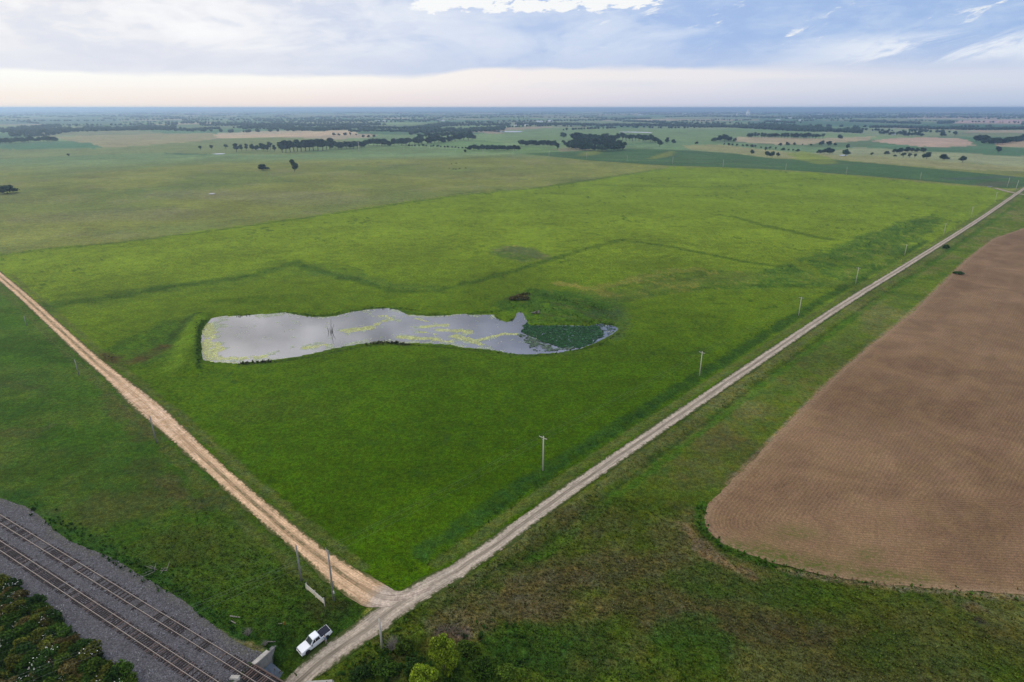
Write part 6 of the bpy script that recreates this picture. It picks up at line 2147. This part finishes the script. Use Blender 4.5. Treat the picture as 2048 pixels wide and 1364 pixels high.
# ------------------------------------------------------------------ pickup truck
def profile_body(mb, prof, w0, w1, inset_top):
    """prof: side outline (x,z); symmetric body whose half width shrinks towards the top"""
    zs = [p[1] for p in prof]
    z0, z1 = min(zs), max(zs)

    def hw(z):
        t = (z - z0) / (z1 - z0)
        return w0 + (w1 - w0) * t - inset_top * max(0, t - .75) * 4
    L = [(x, hw(z), z) for x, z in prof]
    R = [(x, -hw(z), z) for x, z in prof]
    n = len(prof)
    mb.add(L + R, [tuple(range(n)), tuple(range(n, 2 * n))[::-1]] + [(i, i + n, (i + 1) % n + n, (i + 1) % n) for i in range(n)])


def make_truck():
    t = empty('pickup_truck')
    tag(t, 'white crew cab pickup truck with dark bed cover parked in grass beside the road', 'pickup truck')
    # lower body with wheel arches, x forward
    arch = lambda cx, r, n=7: [(cx + r * math.cos(a), .42 + r * math.sin(a)) for a in np.linspace(math.pi, 0, n)]
    prof = [(-2.92, .62), (-2.95, 1.22), (-.98, 1.22), (-.95, 1.15), (1.12, 1.15), (1.25, 1.20), (2.35, 1.13), (2.78, 1.03), (2.90, .85), (2.90, .52)]
    bottom = [(2.42, .42)] + [(x, z) for x, z in arch(1.88, .50)][::-1] + [(1.32, .40), (-1.25, .40)] + [(x, z) for x, z in arch(-1.82, .50)][::-1] + [(-2.40, .48)]
    mb = MB()
    profile_body(mb, prof + bottom, .99, .95, .02)
    mb.obj('body', M['paint'], t, .025)
    # cab
    def ring(x0, x1, y, z):
        return [(x0, -y, z), (x1, -y, z), (x1, y, z), (x0, y, z)]
    cab = MB().loft([ring(-.98, 1.16, .93, 1.14), ring(-.90, .38, .76, 1.84), ring(-.78, .20, .70, 1.92)])
    cab.obj('cab', M['paint'], t, .05)
    # glass set just proud of the cab sides
    def glass(name, pts, off, mat):
        v = [Vector(p) for p in pts]
        nrm = (v[1] - v[0]).cross(v[2] - v[0]).normalized()
        if nrm.dot(Vector(off)) < 0:
            nrm = -nrm
        n = len(v)
        vv = [p - nrm * .015 for p in v] + [p + nrm * .014 for p in v]
        return MB().add([tuple(p) for p in vv], [tuple(range(n))[::-1], tuple(range(n, 2 * n))] + [(i, (i + 1) % n, n + (i + 1) % n, n + i) for i in range(n)]).obj(name, mat, t)

    def cabpt(x_t, side, zt):
        y = .93 + (.76 - .93) * zt
        return (x_t, side * y, 1.14 + .70 * zt)
    glass('windscreen', [(1.10, -.82, 1.19), (1.10, .82, 1.19), (.43, .70, 1.80), (.43, -.70, 1.80)], (1, 0, .8), M['wind'])
    glass('rear_window', [(-.975, -.74, 1.24), (-.975, .74, 1.24), (-.91, .66, 1.72), (-.91, -.66, 1.72)], (-1, 0, .1), M['glass'])
    for s in (-1, 1):
        glass('side_window', [cabpt(.84, s, .12), cabpt(.10, s, .12), cabpt(.10, s, .88), cabpt(.26, s, .88)], (0, s, .3), M['glass'])
        glass('side_window', [cabpt(.02, s, .12), cabpt(-.78, s, .12), cabpt(-.72, s, .88), cabpt(.02, s, .88)], (0, s, .3), M['glass'])
        MB().box((.92, s * 1.06, 1.22), (.16, .22, .20)).obj('mirror', M['black'], t, .03)
        MB().box((2.80, s * .74, .98), (.18, .36, .17), 0, .9).obj('headlight', M['lamp'], t, .03)
        MB().box((-2.94, s * .86, 1.0), (.06, .16, .34)).obj('tail_light', M['red'], t, .015)
        for x in (.02, -.86):
            MB().box((x + .1, s * .985, 1.03), (.20, .04, .05)).obj('door_handle', M['paint'], t, .01)
        for x in (1.88, -1.82):
            w = empty('wheel', (x, s * .86, .40))
            w.parent = t
            ty = MB().loft([[(r * math.cos(a), y, r * math.sin(a)) for a in np.linspace(0, 2 * math.pi, 20, endpoint=False)] for y, r in ((-.135, .30), (-.135, .37), (-.10, .405), (.10, .405), (.135, .37), (.135, .30))])
            ty.obj('tyre', M['rubber'], w)
            rm = MB().loft([[(r * math.cos(a), y, r * math.sin(a)) for a in np.linspace(0, 2 * math.pi, 16, endpoint=False)] for y, r in ((-.11, .295), (.11, .295))])
            for k in range(5):
                a = k * 2 * math.pi / 5
                rm.box((math.cos(a) * .17, s * .118, math.sin(a) * .17), (.06, .02, .06))
            rm.obj('rim', M['rim'], w)
    MB().box((2.885, 0, .86), (.06, 1.24, .30)).obj('grille', M['black'], t, .02)
    MB().box((2.93, 0, .55), (.16, 1.90, .24)).obj('front_bumper', M['paint'], t, .04)
    MB().box((-3.0, 0, .60), (.16, 1.84, .20)).obj('rear_bumper', M['metal'], t, .03)
    MB().box((-1.95, 0, 1.245), (1.88, 1.70, .05)).obj('bed_cover', M['tonneau'], t, .015)
    MB().box((-2.955, 0, .93), (.03, 1.60, .50)).obj('tailgate', M['paint'], t, .01)
    MB().box((2.2, 0, 1.185), (.02, .02, .02)).obj('hood_badge', M['metal'], t)
    return t


tr = make_truck()
n0 = at1(637, 1294)                                         # ground under the near side
_f, _r = at1(612, 1312), at1(664, 1272)
hd = math.atan2(_f.y - _r.y, _f.x - _r.x)
print('truck', math.degrees(hd), (_f - _r).length)
side = Vector((-math.sin(hd), math.cos(hd), 0))             # left of the heading
if side.y > 0:
    side = -side
ctr_t = n0 - Vector((side.x, side.y, 0)) * 1.0
ctr_t = Vector((ctr_t.x, ctr_t.y, 0))
f_ = ctr_t + Vector((math.cos(hd), math.sin(hd), 0)) * 1.88
b_ = ctr_t - Vector((math.cos(hd), math.sin(hd), 0)) * 1.82
zf, zb = hz(f_.x, f_.y), hz(b_.x, b_.y)
tr.location = (ctr_t.x, ctr_t.y, (zf + zb) / 2 + .02)
tr.rotation_euler = (0, -math.atan2(zf - zb, 3.7), hd)


# ------------------------------------------------------------------ person leaning on the pickup bed
def skin_mesh(name, verts, edges, radii, root, sub=2):
    me = bpy.data.meshes.new(name)
    me.from_pydata(verts, edges, [])
    o = bpy.data.objects.new(name, me)
    C.objects.link(o)
    md = o.modifiers.new('skin', 'SKIN')
    md.use_smooth_shade = True
    lay = me.skin_vertices[0].data
    for i, r in enumerate(radii):
        lay[i].radius = (r, r) if not isinstance(r, tuple) else r
        lay[i].use_root = i == root
    o.modifiers.new('sub', 'SUBSURF').levels = sub
    dg = bpy.context.evaluated_depsgraph_get()
    res = bpy.data.meshes.new_from_object(o.evaluated_get(dg))
    bpy.data.objects.remove(o)
    return res


def make_person():
    t = empty('person')
    tag(t, 'person in blue-grey shirt and khaki trousers leaning on the pickup bed', 'person')
    # faces +Y
    V = [(0, 0, .95), (0, .05, 1.12), (0, .14, 1.32), (0, .20, 1.46), (0, .24, 1.53), (0, .28, 1.63), (0, .30, 1.73),
         (.10, 0, .90), (.11, .03, .50), (.12, -.02, .09), (.12, .12, .04),
         (-.10, 0, .90), (-.12, .06, .50), (-.13, .02, .09), (-.13, .16, .04),
         (.19, .17, 1.43), (.27, .34, 1.22), (.20, .58, 1.20), (.17, .68, 1.20),
         (-.19, .17, 1.43), (-.27, .34, 1.22), (-.20, .58, 1.20), (-.17, .68, 1.20)]
    E = [(0, 1), (1, 2), (2, 3), (3, 4), (4, 5), (5, 6), (0, 7), (7, 8), (8, 9), (9, 10), (0, 11), (11, 12), (12, 13), (13, 14), (3, 15), (15, 16), (16, 17), (17, 18), (3, 19), (19, 20), (20, 21), (21, 22)]
    R = [(.15, .11), (.14, .10), (.17, .115), (.12, .09), .058, .088, .075, .088, .062, .045, .042, .088, .062, .045, .042, .062, .048, .036, .034, .062, .048, .036, .034]
    body = skin_mesh('body', V, E, R, 0)
    body.materials.clear()
    for k in ('skin', 'shirt', 'trousers', 'shoe'):
        body.materials.append(M[k])
    for p in body.polygons:
        c = p.center
        if c.z < .10:
            p.material_index = 3
        elif c.z < .98:
            p.material_index = 2
        elif c.z < 1.50 and c.y < .56:
            p.material_index = 1
        else:
            p.material_index = 0
    b = link('body', body, t)
    hv, hf = ICO2
    hv = hv * np.array((.098, .105, .075)) + np.array((0, .285, 1.745))
    link('hair', mesh_np('hair', hv, hf, M['hair'], True), t)
    for s in (-1, 1):
        for k in range(4):
            x = s * .17 + (k - 1.5) * .022
            MB().tube([(x, .69, 1.205), (x * 1.0, .745 + .01 * (k in (1, 2)), 1.20), (x, .775 + .012 * (k in (1, 2)), 1.185)], [.011, .010, .008], 5).obj('finger', M['skin'], t)
        MB().tube([(s * .14, .67, 1.205), (s * .115, .71, 1.20), (s * .11, .735, 1.195)], [.013, .011, .009], 5).obj('thumb', M['skin'], t)
    MB().tube([(0, .385, 1.655), (0, .41, 1.635)], [.012, .016], 5).obj('nose', M['skin'], t)
    return t


pe = make_person()
lat_out = Vector((side.x, side.y, 0))
pp = Vector((ctr_t.x, ctr_t.y, 0)) - Vector((math.cos(hd), math.sin(hd), 0)) * 1.25 + lat_out * 1.55
pe.location = (pp.x, pp.y, hz(pp.x, pp.y))
fc = -lat_out
pe.rotation_euler = (0, 0, math.atan2(fc.y, fc.x) - math.pi / 2)


# ------------------------------------------------------------------ cattle
def make_cow():
    t = empty('cow')
    V = [(-.75, 0, 1.15), (-.2, 0, 1.10), (.45, 0, 1.12), (.80, 0, 1.22), (1.10, 0, 1.05), (1.42, 0, .80),
         (-.72, .20, .85), (-.62, .20, .48), (-.70, .20, .04), (-.72, -.20, .85), (-.66, -.20, .48), (-.74, -.20, .04),
         (.50, .20, .80), (.52, .20, .42), (.50, .20, .04), (.50, -.20, .80), (.56, -.20, .42), (.54, -.20, .04), (-.98, 0, 1.12), (-1.05, 0, .6)]
    E = [(0, 1), (1, 2), (2, 3), (3, 4), (4, 5), (0, 6), (6, 7), (7, 8), (0, 9), (9, 10), (10, 11), (2, 12), (12, 13), (13, 14), (2, 15), (15, 16), (16, 17), (0, 18), (18, 19)]
    R = [.30, .36, .34, .22, .17, .10, .15, .08, .055, .15, .08, .055, .12, .07, .055, .12, .07, .055, .06, .03]
    me = skin_mesh('body', V, E, R, 1, 1)
    me.materials.clear()
    me.materials.append(M['hide'])
    link('body', me, t)
    for s in (-1, 1):
        MB().tube([(1.12, s * .10, 1.18), (1.08, s * .30, 1.20)], [.06, .02], 5).obj('ear', M['hide'], t)
    return t


cow0 = None
CW = [(903, 328.6, 'black cow, one of two standing apart farther up the slope', 1.2), (912.3, 327.6, 'black cow, upper of the two standing apart farther up the slope', .2), (898.5, 337.8, 'black cow at the outer end of the lower group on the pasture', 2.), (907, 339.4, 'black cow largest in the middle of the lower group', 0.), (911.8, 339.6, 'black cow close beside the largest one in the lower group', 2.6), (919, 338.2, 'black cow lying just past the middle of the lower group', .1), (931.5, 337.4, 'black cow standing by itself at the far end of the lower group', 3.1)]
for i, (px, py, lab, rz) in enumerate(CW):
    if cow0 is None:
        cow0 = make_cow()
        o = cow0
    else:
        o = copy_tree(cow0)
    o.location = at1(px, py)
    o.rotation_euler = (0, 0, rz)
    s = 1.15
    o.scale = (s, s, s)
    tag(o, lab, 'cow', 'black cattle on the pasture')


# ------------------------------------------------------------------ far buildings
def shed(px, py, L, W, h, rise, rz, label, roof='roofw', wall='whitewall', name='barn', cat='barn', door=True):
    g = at1(px, py)
    t = empty(name, g, rz)
    tag(t, label, cat)
    MB().box((0, 0, h / 2 - .3), (L, W, h + .6)).obj('wall', M[wall], t)
    o = .4
    rf = MB().add([(-L / 2 - o, -W / 2 - o, h), (L / 2 + o, -W / 2 - o, h), (L / 2 + o, W / 2 + o, h), (-L / 2 - o, W / 2 + o, h), (-L / 2 - o, 0, h + rise), (L / 2 + o, 0, h + rise)],
                  [(0, 1, 5, 4), (2, 3, 4, 5), (0, 4, 3), (1, 2, 5), (3, 2, 1, 0)])
    rf.obj('roof', M[roof], t)
    if door:
        MB().box((L * .2, -W / 2 - .02, h * .4), (L * .18, .06, h * .8)).obj('door', M['metal'], t)
        for x in (-.3, -.1):
            MB().box((L * x, -W / 2 - .02, h * .55), (1.4, .06, 1.2)).obj('window', M['glass'], t)
    return t


shed(515, 299, 13, 4, 4.0, .8, .2, 'white trailer house half hidden among the farm trees', name='trailer_house', cat='trailer')
shed(1780.5, 268.5, 10, 7, 4.5, 2, .5, 'small white farm building, nearest the scrubby trees of the farmstead')
shed(1787, 269.5, 9, 7, 4.5, 2, .2, 'white farm building in the middle of the farmstead yard')
shed(1799, 267, 20, 11, 7, 4, .9, 'largest white barn of the farmstead, behind the dark trees')
shed(1079, 244.5, 40, 16, 6, 3, .3, 'long low white shed in front of the far woods')
shed(1100, 243.5, 34, 18, 7, 4, .7, 'white gabled shed beside the long low one')
shed(1031, 252.5, 12, 9, 5, 2, .2, 'small white house by the pale quarry scrape', name='house', cat='house')
shed(1053, 252, 16, 10, 5, 3, .5, 'white house standing alone at the end of the far tree belt', name='house', cat='house')
shed(1556, 241, 30, 14, 6, 3, .2, 'white barn amid the dark farm grove on the far slope')
shed(1580, 237, 30, 14, 6, 3, .2, 'white shed above the dark farm grove on the far slope')
shed(1601.5, 242, 30, 15, 6, 3, .1, 'bright white shed alone on the far green slope')
shed(1281, 230.5, 46, 24, 9, 4, .1, 'far white building near the skyline above the green slope')
shed(1369, 228.8, 50, 24, 9, 5, .4, 'far white farm shed near the skyline short of the elevator')
shed(1640, 230.5, 50, 24, 8, 4, .1, 'far white shed near the skyline past the elevator')
shed(548, 221.5, 160, 60, 9, 3, .1, 'very long pale warehouse on the hazy skyline', name='warehouse', cat='warehouse')
shed(585, 221.8, 190, 60, 8, 3, .1, 'second long pale warehouse on the hazy skyline', name='warehouse', cat='warehouse')
shed(167, 224.3, 210, 50, 8, 3, .1, 'long white warehouse catching light on the hazy skyline above the far fields', name='warehouse', cat='warehouse')
shed(756, 243.5, 20, 12, 6, 3, .4, 'tiny white house, nearer of three in the far woods', name='house', cat='house')
shed(768, 244, 20, 12, 6, 3, .1, 'tiny white house, last of three in the far woods', name='house', cat='house')
shed(877, 242, 22, 12, 6, 3, .1, 'tiny white house on the pale bank in the far woods', name='house', cat='house')
shed(886, 242.4, 20, 12, 6, 3, .7, 'tiny white house next to the pale bank in the far woods', name='house', cat='house')

# grain elevator
g = at1(1495.5, 231.5)
ge = empty('grain_elevator', g, .3, 1.18)
tag(ge, 'tall white grain elevator rising above the far woods', 'grain elevator')
for ix in range(4):
    for iy in range(2):
        MB().tube([(-13 + ix * 8.6, -4.4 + iy * 8.8, -1), (-13 + ix * 8.6, -4.4 + iy * 8.8, 33)], 4.7, 14).obj('silo', M['elev'], ge, 0, True)
MB().box((-2, 0, 40), (16, 9, 14)).obj('head_house', M['elev'], ge)
MB().box((-3, 0, 50.5), (8, 7, 7)).obj('head_house_cap', M['elev'], ge)
g = at1(1473.5, 231.5)
ge = empty('grain_bin', g)
tag(ge, 'slim white grain bin beside the tall elevator', 'grain bin')
MB().tube([(0, 0, -1), (0, 0, 24)], 5.5, 14).obj('bin_wall', M['elev'], ge, 0, True)
MB().tube([(0, 0, 24.1), (0, 0, 29)], [5.7, .6], 14).obj('bin_roof', M['roofw'], ge)
MB().box((0, 0, 33), (1.6, 1.6, 10)).obj('leg_tower', M['elev'], ge)
g = at1(989.5, 223.3)
wt = empty('water_tower', g)
tag(wt, 'white water tower standing on the skyline', 'water tower')
for k in range(6):
    a = k * math.pi / 3
    MB().tube([(math.cos(a) * 9, math.sin(a) * 9, -1), (math.cos(a) * 8, math.sin(a) * 8, 50)], 1.2, 6).obj('leg', M['elev'], wt)
MB().loft([[(r * math.cos(a), r * math.sin(a), z) for a in np.linspace(0, 2 * math.pi, 18, endpoint=False)] for z, r in ((47, 2), (50, 9), (55, 12.5), (62, 12.5), (66, 9), (69, 1.5))]).obj('tank', M['elev'], wt, 0, True)

# pale car at the far crossing
g = at1(1980, 374.5)
car = empty('parked_car', g, math.radians(-20))
tag(car, 'pale car standing at the crop field edge near the far crossing', 'car')
mb = MB()
profile_body(mb, [(-2.2, .35), (-2.25, .85), (-1.5, .98), (1.0, .95), (2.1, .80), (2.2, .35)], .88, .82, .02)
mb.obj('body', M['metal'], car, .04)
MB().loft([[(-1.6, -.8, .96), (.95, -.8, .96), (.95, .8, .96), (-1.6, .8, .96)], [(-1.1, -.62, 1.42), (.2, -.62, 1.42), (.2, .62, 1.42), (-1.1, .62, 1.42)]]).obj('cabin', M['glass'], car)
MB().box((-.45, 0, 1.44), (1.3, 1.2, .05)).obj('roof', M['metal'], car)
for x in (-1.35, 1.35):
    for s in (-1, 1):
        MB().tube([(x, s * .70, .33), (x, s * .90, .33)], .33, 14).obj('wheel', M['rubber'], car)

# ------------------------------------------------------------------ haze
hm = bpy.data.materials.new('haze')
hm.use_nodes = True
t = NT(hm.node_tree)
out = t.new('ShaderNodeOutputMaterial')
pv = t.new('ShaderNodeVolumePrincipled')
pv.inputs['Color'].default_value = (.55, .76, 1.0, 1)
pv.inputs['Density'].default_value = 1.3e-4
pv.inputs['Density Attribute'].default_value = ''
pv.inputs['Temperature Attribute'].default_value = ''
pv.inputs['Anisotropy'].default_value = .55
t.t.links.new(pv.outputs[0], out.inputs['Volume'])
hb = MB().box((0, 0, 42.5), (60800, 60800, 101)).obj('haze', hm)
tag(hb, kind='stuff')
